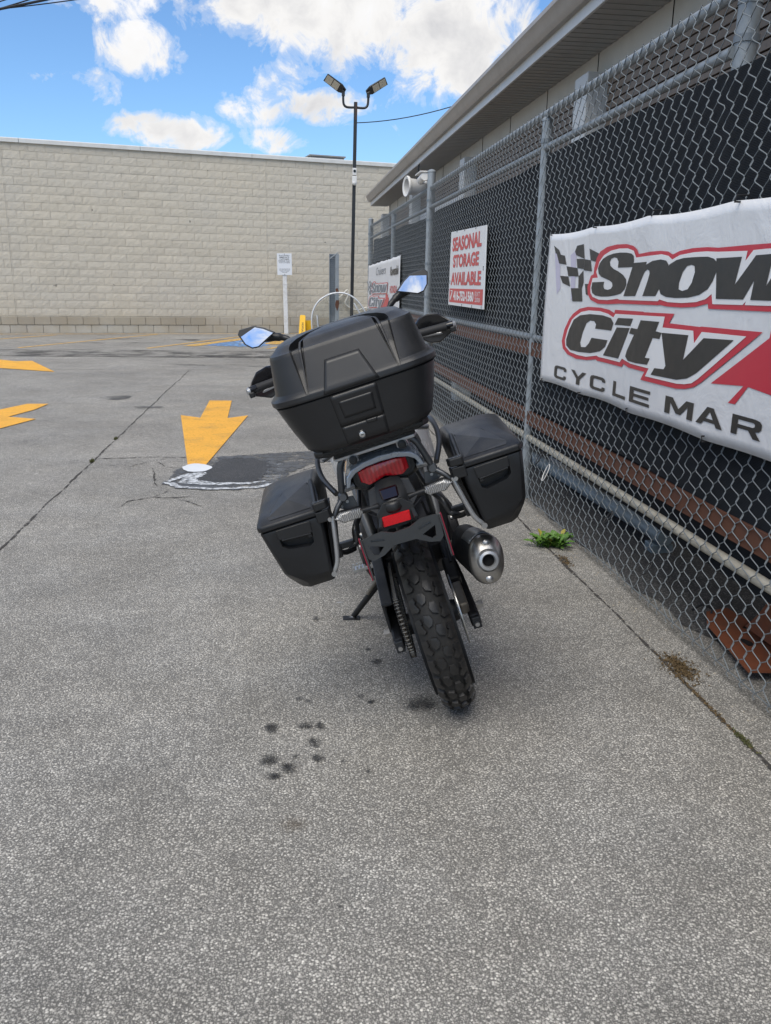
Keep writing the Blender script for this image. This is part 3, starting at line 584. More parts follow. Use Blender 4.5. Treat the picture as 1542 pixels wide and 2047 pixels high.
# rooftop unit
ru = thing('rooftop_unit', (1.30, 26.5, 4.62), 'dark grey flat air unit on the warehouse roof edge', 'roof unit', rot=(0, 0, WA))
b = MB(); b.box((0, 0, .15), (1.0, .7, .30)); b.build('housing', 'roof_unit', ru, bevel=.01)
b = MB(); b.box((0, 0, .325), (1.08, .78, .04)); b.build('lid', 'roof_unit', ru, bevel=.006)
b = MB(); b.box((.32, -.36, .10), (.30, .03, .14)); b.build('vent', 'flashing', ru)
ru2 = thing('rooftop_unit', (-7.75, 26.3, 4.62), 'dark rooftop unit at the far left end of the warehouse roof', 'roof unit', rot=(0, 0, WA))
b = MB(); b.box((0, 0, .22), (.7, .6, .44)); b.build('housing', 'roof_unit', ru2, bevel=.01); b = MB(); b.box((0, 0, .46), (.78, .68, .04)); b.build('lid', 'roof_unit', ru2, bevel=.006)
# white hose and short pipe fixed low on the warehouse wall
hz = [tuple(wall_pt(q, .09)+V(0, 0, z)) for q, z in ((8.72, .86), (8.95, .95), (9.10, 1.05), (9.28, 1.22), (9.30, 1.05), (9.22, .84), (9.40, .70), (9.62, .66), (9.85, .72), (10.0, .60))]
tag(MB().tube(smoothpath(hz, 5), .022, 8).build('hose', 'hose_white', smooth=60), 'white hose looped on the beige wall behind the windscreen', 'hose')

# ---- office building along the fence: eaves, gutter, slatted wall
ob = thing('office_building', (2.27, 8, 0), 'low building with grey eaves, gutter and brown slatted wall behind the fence', 'building')
OX, OY = -2.27, -8
def lb(name, mat, c, size, bevel=0.0, parent=ob): return MB().box((c[0]+OX, c[1]+OY, c[2]), size).build(name, mat, parent, bevel=bevel, seg=1)
YE, YN = 18.6, -2.0
lb('wall', 'dark_gap', (4.36, (YE+YN)/2, 1.40), (4.1, YE-YN, 2.80))
lb('upper_band', 'wall_beige', (4.33, (YE+YN)/2, 2.905), (4.12, YE-YN, .21))
for y in [YN+1.2*k for k in range(18)]: lb('band_joint', 'dark_gap', (2.268, y, 2.905), (.006, .004, .2))
PIL = (-1.85, 2.2, 6.25, 10.3, 14.35, 18.45)
for y in PIL: lb('pilaster', 'fascia', (2.20, y, 1.40), (.20, .26, 2.80), .006)
for i in range(len(PIL)-1):
    y0, y1 = PIL[i]+.135, PIL[i+1]-.135
    me = None; z = .30; k = 0
    while z < 2.76:
        if i == 3 and 2.0 < z < 2.45: z += .053; continue
        if me is None: me = MB().prism([(-.022, -.024), (-.022, .018), (-.010, .0235), (.02, .0235), (.02, -.024)], lambda x, zz, d_: V(x, d_, zz), -(y1-y0)/2, (y1-y0)/2).mesh('slat'); me.materials.append(M['brown_slat'])
        o = bpy.data.objects.new('slat', me); col.objects.link(o); o.parent = ob; o.location = (2.268+OX, (y0+y1)/2+OY, z); z += .053
    if i == 3: lb('white_panel', 'sign_white', (2.27, (y0+y1)/2, 2.22), (.05, y1-y0-.02, .5))
# soffit in panels, fascia in lengths, gutter
sm = None; y = YN
while y < YE-.05:
    if sm is None:
        q = MB()
        for kk in range(6): q.box((0, -.15+.025+.05*kk, (kk % 2)*.004), (.36, .049, .006))
        sm = q.mesh('soffit_panel'); sm.materials.append(M['soffit'])
    o = bpy.data.objects.new('soffit_panel', sm); col.objects.link(o); o.parent = ob; o.location = (2.085+OX, y+.15+OY, 2.985); y += .302
lb('soffit_end', 'fascia', (2.085, YE+.02, 3.07), (.37, .02, .17))
y = YN
while y < YE:
    L = min(2.44, YE+.03-y); lb('fascia_board', 'fascia', (1.893, y+L/2, 3.06), (.02, L-.006, .165), .002); y += L
prof = [(1.883, 3.05), (1.845, 3.05), (1.815, 3.085), (1.805, 3.12), (1.782, 3.145), (1.782, 3.175), (1.792, 3.175), (1.792, 3.15), (1.815, 3.125), (1.83, 3.09), (1.85, 3.062), (1.875, 3.062), (1.875, 3.175), (1.883, 3.175)]
MB().prism(prof, lambda x, z, d_: V(x+OX, d_+OY, z), YN, YE+.06).build('gutter', 'gutter', ob, smooth=40)
MB().prism([(1.883, 3.05), (1.845, 3.05), (1.815, 3.085), (1.805, 3.12), (1.782, 3.145), (1.782, 3.175), (1.883, 3.175)], lambda x, z, d_: V(x+OX, d_+OY, z), YE+.0605, YE+.064).build('gutter_end', 'gutter', ob)
MB().prism([(1.80, 3.18), (6.4, 3.9), (6.4, 3.8), (1.88, 3.10)], lambda x, z, d_: V(x+OX, d_+OY, z), YN, YE+.05).build('roof', 'roofing', ob)

# horn loudspeaker under the eave and a camera on the fence post
sp = thing('horn_loudspeaker', (1.75, 12.27, 2.69), 'white horn loudspeaker with a flat round mouth sticking out under the eave', 'loudspeaker')
HA = V(1, .22, 0).normalized()
MB().lathe([(0, .118), (.05, .108), (.16, .098), (.25, .085), (.27, .06), (.27, .001)], (0, 0, 0), HA, 36).build('bell', 'white_plastic', sp, smooth=50)
MB().lathe([(.012, .10), (-.018, .10), (-.026, .132), (-.008, .140), (.012, .132), (.012, .10)], (0, 0, 0), HA, 36).build('mouth', 'white_plastic', sp, smooth=50)
MB().lathe([(0, .10), (.06, .04), (.07, .001)], HA*-.012, HA, 24).build('throat', 'soffit', sp, smooth=50)
MB().tube([HA*.14+V(0, 0, .09), HA*.14+V(.02, 0, .30)], .012, 8).build('bracket', 'black_metal', sp)
cc = thing('security_camera', (1.57, 9.5, 2.50), 'white bullet security camera on top of the tall fence post', 'camera')
MB().lathe([(0, .001), (0, .042), (.04, .046), (.26, .046), (.28, .040), (.28, .001)], (-.02, .06, .005), (0, 1, -.06), 24).build('body', 'white_plastic', cc, smooth=40)
MB().box((-.02, .23, .052), (.11, .36, .014)).build('sunshield', 'white_plastic', cc, bevel=.004)
MB().lathe([(0, .036), (.01, .036), (.01, .001)], (-.02, .34, -.012), (0, 1, -.06), 20).build('lens', 'gloss_black', cc, smooth=40)
MB().tube([(0, .02, -.06), (-.01, .10, -.05), (-.02, .16, -.02)], .014, 8).build('mount', 'white_plastic', cc)

# ---- chain-link fence
FX = 1.57
fence = thing('chain_link_fence', (FX, 9, 0), 'tall galvanised chain-link fence with round posts beside the motorcycle', 'fence')
FY = -9
def ft(name, path, r, mat='galvanised', n=16): return MB().tube([(x-FX, y+FY, z) for x, y, z in path], r, n).build(name, mat, fence, smooth=50)
Y0, Y1 = 0.75, 15.79
for y, zt, r in ((0.95, 2.33, .034), (3.125, 2.33, .040), (5.334, 2.33, .032), (9.452, 2.53, .044), (12.56, 2.33, .034), (15.79, 2.49, .044)):
    po = ft('post', [(FX+(.072 if y < 4 else .035), y, .5 if y < 4 else 0), (FX+(.072 if y < 4 else .035), y, zt)], r)
    MB().lathe([(0, r+.003), (.012, r+.003), (.03, r*.6), (.036, .001)], (.072 if y < 4 else .035, y+FY, zt), (0, 0, 1), 16).build('post_cap', 'galvanised', po, smooth=40)
    for z in ((2.25, 2.05, 1.6, 1.25, .9, .42) if r > .041 else (2.22, 1.07)):
        MB().lathe([(-.012, r), (-.012, r+.005), (.012, r+.005), (.012, r)], (.072 if y < 4 else .035, y+FY, z), (0, 0, 1), 18).build('band', 'galvanised_dark', po, smooth=40)
for nm, z, r, mat in (('top_rail', 2.372, .022, 'galvanised'), ('upper_rail', 2.18, .021, 'galvanised'), ('middle_rail', 1.058, .020, 'galvanised'), ('lower_rail', .413, .021, 'cream_pipe')):
    for a, bb in ((Y0, 9.41), (9.49, 15.75)):
        if nm == 'upper_rail' and a == Y0: a = 3.13
        ft(nm, [(FX+.03, a, z), (FX+.03, bb, z)], r, mat)
ft('bottom_wire', [(FX+.004, Y0, .045), (FX+.004, 15.75, .05)], .0022, 'wire', 6)
PU, PVv, WR = 0.044, 0.102, 0.0021
def mesh_panel(y0, y1):
    b = MB(); n = int((y1-y0)/PU); Z0, Z1 = .045, 2.41; half = PVv/2; segs = int((Z1-Z0)/half)
    for k in range(n):
        y = y0+PU*(k+.5); path = []
        for j in range(segs+1):
            z = Z0+half*j; sgn = 1 if (j % 2) else -1
            if k % 2: sgn = -sgn
            yy = y+sgn*(PU/2+.0028)
            yy += .0035*math.sin(z*2.3+y*1.7)+.002*math.sin(z*7+k)
            path += [(.0008, yy-sgn*.0075, z-.0165), (.0005, yy-sgn*.0005, z-.0075), (.0075, yy-sgn*.0005, z+.0075), (.0072, yy-sgn*.0075, z+.0165)] if j not in (0, segs) else [(.004, yy, z)]
        P = [(x, yy+FY, z+rnd.uniform(-.001, .001)) for x, yy, z in path]
        b.tube(P, WR, 5, caps=False)
        if k % 2 == 0:        # twisted knuckle at top and bottom
            b.tube([(.004, y+FY-.020, Z0), (.0, y+FY-.016, Z0-.012), (.004, y+FY-.024, Z0-.022)], WR, 4)
    return tag(b.build('wire_mesh', 'wire', fence, smooth=80), kind='stuff')
for a, bb in ((0.75, 3.1), (3.1, 5.33), (5.33, 9.41), (9.49, 12.56), (12.56, 15.75)): mesh_panel(a, bb)

# dark privacy screen just behind the fence
sc = thing('privacy_screen', (1.645, 9, 0), 'dark blue-black woven privacy screen hung behind the chain-link fence', 'screen')
for a, bb, sx, zb in ((0.6, 5.28, -.052, .60), (0.6, 5.30, -.028, .36), (5.37, 9.42, 0, .47), (9.52, 15.7, 0, .47)):  # the second, low sheet is added as painted deep shade under the screen
    q = MB(); n = int((bb-a)/.15); vs = []; rows = 12; zt_ = 2.125 if zb > .4 else .64
    for i in range(n+1):
        for j in range(rows+1):
            y = a+(bb-a)*i/n; z = zb+(zt_-zb)*j/rows
            k_ = .25 if sx < 0 else 1; vs.append((sx+k_*(.012*math.sin(y*2.1+j*.4)+.008*math.sin(y*5.3+z*3)), y-9, z+.012*math.sin(y*1.7)))
    q.add(vs, [(i*(rows+1)+j, (i+1)*(rows+1)+j, (i+1)*(rows+1)+j+1, i*(rows+1)+j+1) for i in range(n) for j in range(rows)]); q.build('fabric_and_shade', 'screen_fabric', sc, smooth=80)
# rusty steel beams racked between fence and screen
for z, lbl, dz in ((.545, 'rusty steel beam running low behind the fence, above the cream rail', 0), (.985, 'rusty steel beam running behind the fence at mid height', 0)):
    q = MB(); y0, y1 = (1.2, 15.2) if z < .8 else (4.9, 15.2)
    q.prism([(-.012, -.042), (.022, -.042), (.022, -.036), (-.006, -.036), (-.006, .036), (.022, .036), (.022, .042), (-.012, .042)], lambda x, zz, d_: V(x, d_, zz), -(y1-y0)/2, (y1-y0)/2)
    o = q.build('steel_beam', 'rust'); o.location = (1.592, (y0+y1)/2, z); tag(o, lbl, 'beam', 'rusty beams behind the fence')
# blue-grey pipe leaning low, rusty plate on the ground
q = MB().tube([(1.98, 6.7, .045), (2.0, 4.05, .095)], .044, 16); o = q.build('steel_pipe', 'blue_pipe', smooth=50); tag(o, 'blue-grey steel pipe lying low behind the fence', 'pipe')
MB().box((2.0, 4.12, .026), (.12, .10, .050)).build('end_block', 'blue_pipe', o, bevel=.006)
rp = thing('rusty_plate', (1.80, 2.92, 0), 'bent orange-rusty steel plate with a hole lying behind the fence', 'steel plate')
RM = lambda a, zz, d_: V(.02+d_+.25*zz, -a, .035+zz)
MB().prism([(-.02, .03), (.17, .03), (.34, .04), (.34, .34), (.12, .31), (.03, .10)], RM, 0, .008).build('upright', 'orange_rust', rp)
MB().prism([(-.29, .10), (-.24, -.02), (-.10, -.09), (.34, -.16), (.34, .10), (.02, .09), (-.07, .045), (-.14, .12)], lambda a, x, d_: V(x, -a, .035-.05*x+d_), 0, .006).build('foot_plate', 'orange_rust', rp)
MB().prism(blob(.085, -.02, .028, .022, 14, .2, 3), lambda a, x, d_: V(x, -a, .035-.05*x+d_), .0062, .0085).build('hole', 'gap_black', rp)
MB().tube([(-.07, .27, .04), (-.05, .24, .075), (0, .23, .06), (-.02, .21, .02)], .006, 6).build('cable_tie', 'cable', rp)

# ---- banners and the storage board on the fence

BX = 1.540
def wave(u, z):         # how the vinyl bellies between its ties
    return .006*math.sin(u*4.1+z*1.5)+.003*math.sin(u*8.3-z*4)+.006*math.exp(-((u-1.40-(1.66-z)*.25)/.10)**2)*max(0, (z-1.2)/.46)
def flat_part(name, polys, mat, parent, fn, maxlen=.05):
    """printed shape: outline (and holes) tessellated and divided so that it follows the vinyl"""
    tri = tessellate_polygon([[Vector((a, b_, 0)) for a, b_ in pl] for pl in polys]); pts = [q for pl in polys for q in pl]
    bm = bmesh.new(); bv = [bm.verts.new((a, b_, 0)) for a, b_ in pts]
    for t_ in tri:
        try: bm.faces.new([bv[i] for i in t_])
        except ValueError: pass
    for _ in range(6):
        es = [e for e in bm.edges if e.calc_length() > maxlen]
        if not es: break
        bmesh.ops.subdivide_edges(bm, edges=es, cuts=1, use_grid_fill=False); bmesh.ops.triangulate(bm, faces=bm.faces)
    me = bpy.data.meshes.new(name)
    for v_ in bm.verts: v_.co = fn(v_.co.x, v_.co.y)
    bm.to_mesh(me); bm.free()
    for p_ in me.polygons:
        if p_.normal.x > 0: p_.flip()
    return obj(name, me, mat, parent)
def text_part(name, body, box, mat, parent, fn, **kw):
    vs, fs = text_mesh(body, *box, fn, **kw); me = bpy.data.meshes.new(name); me.from_pydata(vs, [], fs)
    for p_ in me.polygons:
        if p_.normal.x > 0: p_.flip()
    return obj(name, me, mat, parent)
def banner_mesh(parent, u1, z0, z1, fn, nu=90, nz=22, inset=.02):
    q = MB(); vs = []
    for i in range(nu+1):
        for j in range(nz+1):
            f = i/nu; u = u1*f; sag = .012*abs(math.sin(f*math.pi*u1/.68))
            z = z0+(z1-z0)*j/nz - (sag if j > nz-2 else 0) + (sag*.6 if j < 2 else 0)
            vs.append(fn(u, z, 0.0))
    q.add(vs, [(i*(nz+1)+j, (i+1)*(nz+1)+j, (i+1)*(nz+1)+j+1, i*(nz+1)+j+1) for i in range(nu) for j in range(nz)])
    o = q.build('vinyl', 'banner_vinyl', parent, smooth=80)
    s_ = o.modifiers.new('thick', 'SOLIDIFY'); s_.thickness = .0012
    return o
bn = thing('banner', (BX, 4.93, 0), 'large white shop banner with black and red lettering tied to the near fence', 'banner')
def bp3(lift): return lambda u, z: V(-wave(u-.05, z)-lift, -u+.05, z)
banner_mesh(bn, 3.05, .83, 1.662, lambda u, z, l: V(-wave(u, z), -u, z))
L1 = .0022
for i, pl in enumerate(LOGO['flag']): flat_part('checker', [pl], 'print_black', bn, bp3(L1))
for i, pl in enumerate(([(.17, 1.56), (.26, 1.535), (.30, 1.36), (.25, 1.33)], [(.42, 1.535), (.50, 1.56), (.52, 1.32), (.47, 1.30)])): flat_part('flag_fold', [pl], 'print_lilac', bn, bp3(L1*.6))
flat_part('maple_leaf', LOGO['leaf'], 'print_red', bn, bp3(L1*.8))
for wd in ('snow', 'city'):
    flat_part('red_outline', LOGO[wd+'_red'], 'print_red', bn, bp3(L1*1.4)); flat_part('white_outline', LOGO[wd+'_white'], 'print_white', bn, bp3(L1*2.0))
for nm in ('S', 'n', 'o', 'w', 'C', 'i', 'i_dot', 't', 'y'): flat_part('letter', LOGO['letter_'+nm], 'print_black', bn, bp3(L1*2.7))
xs = ((.297, .50, 'C'), (.575, .80, 'Y'), (.855, 1.055, 'C'), (1.165, 1.335, 'L'), (1.385, 1.60, 'E'), (1.74, 1.975, 'M'), (2.005, 2.20, 'A'), (2.255, 2.435, 'R'), (2.49, 2.66, 'T'))
# words along the lower edge, drawn letter by letter: broad, square sans
GL = {'C': [[(1, .68), (.80, .68), (.80, .76), (.72, .80), (.28, .80), (.21, .74), (.21, .26), (.28, .20), (.72, .20), (.80, .24), (.80, .33), (1, .33), (1, .14), (.88, .02), (.78, 0), (.2, 0), (.06, .06), (0, .2), (0, .8), (.06, .94), (.2, 1), (.8, 1), (.93, .95), (1, .84)]],
      'Y': [[(0, 1), (.24, 1), (.5, .6), (.76, 1), (1, 1), (.61, .42), (.61, 0), (.39, 0), (.39, .42)]],
      'L': [[(0, 1), (.22, 1), (.22, .21), (1, .21), (1, 0), (0, 0)]],
      'E': [[(0, 1), (1, 1), (1, .80), (.21, .80), (.21, .60), (.95, .60), (.95, .41), (.21, .41), (.21, .20), (1, .20), (1, 0), (0, 0)]],
      'M': [[(0, 0), (0, 1), (.26, 1), (.5, .42), (.74, 1), (1, 1), (1, 0), (.81, 0), (.81, .68), (.58, .12), (.42, .12), (.19, .68), (.19, 0)]],
      'A': [[(0, 0), (.38, 1), (.62, 1), (1, 0), (.78, 0), (.71, .19), (.29, .19), (.22, 0)], [(.36, .38), (.64, .38), (.5, .78)]],
      'R': [[(0, 0), (0, 1), (.78, 1), (.93, .95), (1, .82), (1, .56), (.92, .42), (.80, .38), (1, 0), (.76, 0), (.58, .36), (.21, .36), (.21, 0)], [(.21, .56), (.72, .56), (.78, .62), (.78, .75), (.72, .80), (.21, .80)]],
      'T': [[(0, 1), (1, 1), (1, .80), (.61, .80), (.61, 0), (.39, 0), (.39, .80), (0, .80)]]}
for a, c_, ch in xs:
    f = (a-.297)/2.14; z0 = .872+.018*f; z1 = .942+.014*f
    flat_part('letter', [[(a+(c_-a)*px_, z0+(z1-z0)*py) for px_, py in pl] for pl in GL[ch]], 'print_black', bn, bp3(L1*1.2))
for u, z in ((.04, 1.655), (.72, 1.655), (1.40, 1.66), (2.07, 1.655), (2.75, 1.655), (.04, .84), (.68, .838), (1.32, .845), (2.03, .845), (2.72, .84)):
    MB().tube([(-.012, -u, z), (-.010, -u-.006, z+(.02 if z > 1.2 else -.02)), (.035, -u-.004, z+(.022 if z > 1.2 else -.022)), (.035, -u, z)], .0035, 6, closed=True).build('cable_tie', 'cable', bn)

# second, older banner further along
b2 = thing('banner', (BX, 15.45, 0), 'small weathered white banner with faded lettering on the far fence bay', 'banner')
banner_mesh(b2, 4.15, .93, 1.70, lambda u, z, l: V(-.7*wave(u*.7, z), -u, z+.012*u), 60, 16)
def f2(lift): return lambda u, z: V(-.7*wave(u*.7, z)-lift-.002, -u, z+.012*u)
def lg(pl): return [((a-.30)*1.22+.02, .965+(b_-1.0)*.80) for a, b_ in pl]
for nm, mt, l in (('leaf', 'print_red_faded', .003), ('snow_red', 'print_red_faded', .005), ('city_red', 'print_red_faded', .005), ('snow_white', 'print_white', .008), ('city_white', 'print_white', .008)):
    flat_part('leaf_print' if nm == 'leaf' else 'outline', [lg(pl) for pl in LOGO[nm]], mt, b2, f2(l), .2)
for nm in ('S', 'n', 'o', 'w', 'C', 'i', 'i_dot', 't', 'y'): flat_part('letter', [lg(pl) for pl in LOGO['letter_'+nm]], 'print_grey', b2, f2(.011), .2)
for pl in LOGO['flag']: flat_part('checker', [lg(pl)], 'print_grey', b2, f2(.004), .2)
text_part('lettering', 'Cruisers', (1.3, 1.50, 2.6, 1.62), 'print_grey', b2, f2(.004), shear=.3)
text_part('lettering', 'Kawasaki', (3.1, 1.46, 4.0, 1.58), 'print_black', b2, f2(.004), bold=.03)
text_part('lettering', 'HONDA', (3.1, 1.22, 3.9, 1.32), 'print_red_faded', b2, f2(.004), bold=.02)
for u in (.05, 1.4, 2.8, 4.1): MB().tube([(-.012, -u, 1.69+.012*u), (-.01, -u, 1.72+.012*u), (.04, -u, 1.72+.012*u), (.04, -u, 1.69+.012*u)], .005, 6, closed=True).build('cable_tie', 'cable', b2)

# seasonal storage board
bd = thing('storage_sign', (BX, 7.94, 0), 'white board reading seasonal storage available in red, tied to the fence', 'sign')
q = MB(); q.prism([(0, 1.20), (1.42, 1.195), (1.40, 1.815), (.03, 1.84)], lambda u, z, d_: V(d_, -u, z), 0, .010); q.build('board', 'sign_white', bd, bevel=.002, seg=1)
def f3(lift): return lambda u, z: V(-lift, -u, z)
for tx, bx in (('SEASONAL', (.12, 1.665, 1.27, 1.785)), ('STORAGE', (.17, 1.525, 1.20, 1.635)), ('AVAILABLE', (.10, 1.375, 1.30, 1.485))):
    text_part('lettering', tx, bx, 'print_red_faded', bd, f3(.0022), bold=.040)
flat_part('red_band', [[(.05, 1.225), (1.39, 1.225), (1.39, 1.345), (.05, 1.345)]], 'print_red_faded', bd, f3(.0012), .5)
text_part('lettering', '416-752-1560', (.24, 1.242, 1.07, 1.328), 'print_white', bd, f3(.0026), bold=.045)
text_part('lettering', 'EXT', (1.12, 1.29, 1.30, 1.325), 'print_white', bd, f3(.0026)); text_part('lettering', '200', (1.12, 1.245, 1.30, 1.28), 'print_white', bd, f3(.0026))
flat_part('emblem', [[(.09, 1.25), (.11, 1.24), (.18, 1.30), (.20, 1.33), (.10, 1.33), (.10, 1.322), (.17, 1.322), (.09, 1.262)]], 'print_white', bd, f3(.0026), .5)
for u, z in ((.30, 1.835), (.62, 1.83), (1.05, 1.82), (.06, 1.4), (1.37, 1.5), (.62, 1.2), (1.02, 1.2), (1.36, 1.2)): MB().tube([(-.003, -u, z-.012), (-.003, -u, z+.015), (.03, -u, z+.015), (.03, -u, z-.012)], .003, 6, closed=True).build('cable_tie', 'cable', bd)

# loose cable ties left on the fence
for i, (y, z, mt, s_) in enumerate(((4.75, .30, 'white_plastic', .05), (4.40, .24, 'cable', .035), (3.28, .20, 'cable', .028), (3.75, .30, 'cable', .03), (4.9, .36, 'cable', .04))):
    a = [(FX-.02+.02*math.cos(t_), y+s_*.5*math.sin(t_), z+s_*math.cos(t_)) for t_ in [2*math.pi*k/12 for k in range(12)]]
    lbl = ('white cable tie looped on the fence mesh above the weed', 'black cable tie loop low on the mesh right of the white tie', 'black cable tie loop lowest on the mesh near the rusty plate', 'black cable tie loop on the mesh below the cream rail', 'black cable tie loop beside the right pannier on the mesh')[i]
    tag(MB().tube(a, .0028, 6, closed=True).build('cable_tie', mt, smooth=60), lbl, 'cable tie')

# ---- lamp post
lp = thing('lamp_post', (1.84, 23.0, 0), 'tall black square lamp post with two flat floodlights on curved arms', 'lamp post', rot=(0, R(0.75), 0))
MB().box((0, 0, 2.9), (.085, .085, 5.8)).build('pole', 'black_metal', lp, bevel=.006)
MB().box((0, 0, .01), (.3, .3, .02)).build('base_plate', 'black_metal', lp, bevel=.004)
MB().box((.012, -.0445, 5.58), (.05, .004, .40)).build('rust_patch', 'rusty_black', lp)
for s_ in (-1, 1):
    ar = MB().tube(smoothpath([(0, 0, 5.68), (s_*.12, 0, 5.67), (s_*.24, 0, 5.68), (s_*.30, 0, 5.74), (s_*.315, 0, 5.86), (s_*.315, 0, 6.0)], 5), .030, 10).build('arm', 'black_metal', lp, smooth=60)
    MB().cyl((s_*.315, 0, 5.92), (s_*.315, 0, 6.04), .042, 12).build('socket', 'black_metal', ar, smooth=40)
    rot = Matrix.Rotation(-s_*R(33), 3, 'Y') @ Matrix.Rotation(R(-38), 3, 'X') @ Matrix.Scale(.84, 3); c0 = V(s_*.33, 0, 6.03)
    def HT(p_): return c0+rot @ Vector((s_*p_[0], p_[1], p_[2]))
    q = MB(); q.rings([[HT(v_) for v_ in r_] for r_ in ([(-.06, -.07, .03), (.10, -.15, .02), (.62, -.15, .02), (.64, .15, .02), (.10, .15, .02), (-.06, .07, .03)], [(-.06, -.07, .08), (.10, -.15, .07), (.60, -.14, .055), (.62, .14, .055), (.10, .15, .07), (-.06, .07, .08)])]); hd = q.build('floodlight', 'black_metal', lp, bevel=.006)
    for u0, u1 in ((.16, .37), (.39, .60)):
        q = MB(); q.rings([[HT(v_) for v_ in ((u0, -.125, zz), (u1, -.125, zz), (u1, .125, zz), (u0, .125, zz))] for zz in (.012, .019)]); q.build('led_panel', 'led_panel', hd)
    q = MB(); q.rings([[HT(v_) for v_ in ((-.05, -.05, zz), (.03, -.05, zz), (.03, .05, zz), (-.05, .05, zz))] for zz in (-.04, .03)]); q.build('knuckle', 'black_metal', hd, bevel=.006)
MB().box((.0, -.07, 4.16), (.10, .05, .17)).build('sensor_box', 'white_plastic', lp, bevel=.008); MB().lathe([(0, .035), (.01, .035), (.01, .001)], (0, -.095, 4.17), (0, -1, 0), 20).build('sensor_eye', 'gloss_black', lp)
dm = MB().box((0, -.075, 3.98), (.12, .07, .15)).build('camera_housing', 'white_plastic', lp, bevel=.012); MB().lathe([(0, .062), (.03, .06), (.065, .042), (.085, .001)], (0, -.08, 3.905), (0, -.3, -1), 24).build('camera_dome', 'white_plastic', dm, smooth=60)
def sagline(a, b_, sag, n=14):
    a = Vector(a); b_ = Vector(b_); return [a+(b_-a)*(k/n)-V(0, 0, sag*4*(k/n)*(1-k/n)) for k in range(n+1)]
tag(MB().tube(sagline((1.93, 23, 5.32), (5.2, 20.0, 5.75), .18), .011, 6).build('overhead_cable', 'cable', smooth=60), 'thin black cable from the lamp post to the roof on the right', 'cable')
for i, (a, b_, r) in enumerate((((-6.0, 18, 6.14), (-3.0, 18, 6.62), .010), ((-6.2, 18, 6.02), (-3.0, 18, 6.78), .022), ((-6.0, 18.1, 6.02), (-3.2, 18.1, 6.95), .012), ((-6.0, 18.2, 6.15), (-3.6, 18.2, 7.0), .010))):
    tag(MB().tube([p_-V(0, 0, .13) for p_ in sagline(a, b_, .03)], r, 6).build('overhead_wire', 'cable'), ('lowest thin black overhead wire in the top left corner', 'thickest black overhead wire in the top left corner', 'thin black overhead wire just above the thickest one, top left', 'uppermost short black overhead wire in the top left corner')[i], 'wire', 'overhead wires in the top left corner')

# ---- parking notice on a white post
pn = thing('parking_sign', (.115, 24.25, 0), 'small white customer parking notice on a white wooden post', 'sign', rot=(0, R(-.9), R(4)))
q = MB(); q.box((0, 0, .80), (.115, .09, 1.60)); q.build('post', 'white_wood', pn, bevel=.012)
MB().box((0, -.002, 1.36), (.125, .10, .02)).build('post_joint', 'white_wood', pn)
MB().box((.0, -.056, 1.88), (.40, .012, .57)).build('panel', 'sign_white', pn, bevel=.002)
def f4(u, z): return V(u, -.0635, z)
for tx, z, h, wd in (('PRIVATE PROPERTY', 2.095, .028, .29), ('IMMEDIATE', 2.045, .036, .27), ('CUSTOMER', 1.995, .036, .27), ('PARKING ONLY', 1.945, .036, .32), ('WHILE ON PREMISES', 1.908, .020, .30), ('UNAUTHORIZED VEHICLES', 1.745, .016, .30), ('WILL BE TICKETED AND', 1.715, .016, .30), ("TOWED AT OWNER'S", 1.685, .016, .24), ('EXPENSE', 1.655, .016, .14)):
    vs, fs = text_mesh(tx, -wd/2, z, wd/2, z+h, f4, bold=.01); me = bpy.data.meshes.new('lettering'); me.from_pydata(vs, [], fs)
    obj('lettering', me, 'print_black', pn)
for z in (2.145, 1.615): MB().lathe([(0, .010), (.008, .008), (.008, .001)], (0, -.0625, z), (0, -1, 0), 10).build('bolt', 'print_black', pn)

# ---- grey steel gatepost with mesh strip, by the warehouse wall
gp = thing('steel_gatepost', (1.455, 24.2, 0), 'grey steel gatepost with a narrow wire mesh strip and rust by the warehouse wall', 'post', rot=(0, 0, R(8)))
MB().box((.075, 0, 1.09), (.10, .10, 2.18)).build('channel', 'galvanised', gp, bevel=.006); MB().box((-.125, .02, 1.09), (.02, .04, 2.18)).build('edge_bar', 'galvanised_dark', gp, bevel=.003)
MB().box((-.05, .05, 1.09), (.16, .012, 2.18)).build('back_plate', 'galvanised_dark', gp)
q = MB()
for k in range(40): q.box((-.05, .035, .05+k*.054), (.155, .008, .008))
tag(q.build('wire_grid', 'galvanised', gp), kind='stuff')
MB().tube([(-.13, -.03, 2.05), (.10, -.05, 2.22)], .012, 8).build('diagonal_bar', 'galvanised', gp)
for z, h in ((1.20, .14), (.82, .35), (.25, .30)): MB().prism(blob(.075, z, .042, h/2, 16, .25, int(z*10)), lambda x, zz, d_: V(x, d_, zz), -.0535, -.051).build('rust_patch', 'rust', gp)
# ---- yellow folding caution stand
ys = thing('caution_stand', (.60, 23.75, 0), 'bright yellow plastic caution stand with black lettering at the wall foot', 'caution sign', rot=(0, 0, R(-12)))
MB().prism([(-.13, 0), (.05, 0), (.035, .52), (.0, .54), (-.10, .54), (-.12, .52)], lambda x, z, d_: V(x, d_+.16*(z/.54)-.12, z), 0, .022).build('front_leaf', 'caution_yellow', ys, bevel=.006)
MB().prism([(.02, 0), (.26, 0), (.22, .38), (.20, .40), (.03, .40)], lambda x, z, d_: V(x, .16-d_-.13*(z/.54), z), 0, .022).build('rear_leaf', 'caution_yellow', ys, bevel=.006)
vs, fs = text_mesh('CAUTION', .06, -.02, .34, .02, lambda u, z: V(-.03+z*1.3, .16*(u/.54)-.1225, u), bold=.02); me = bpy.data.meshes.new('lettering'); me.from_pydata(vs, [], fs); obj('lettering', me, 'print_black', ys)

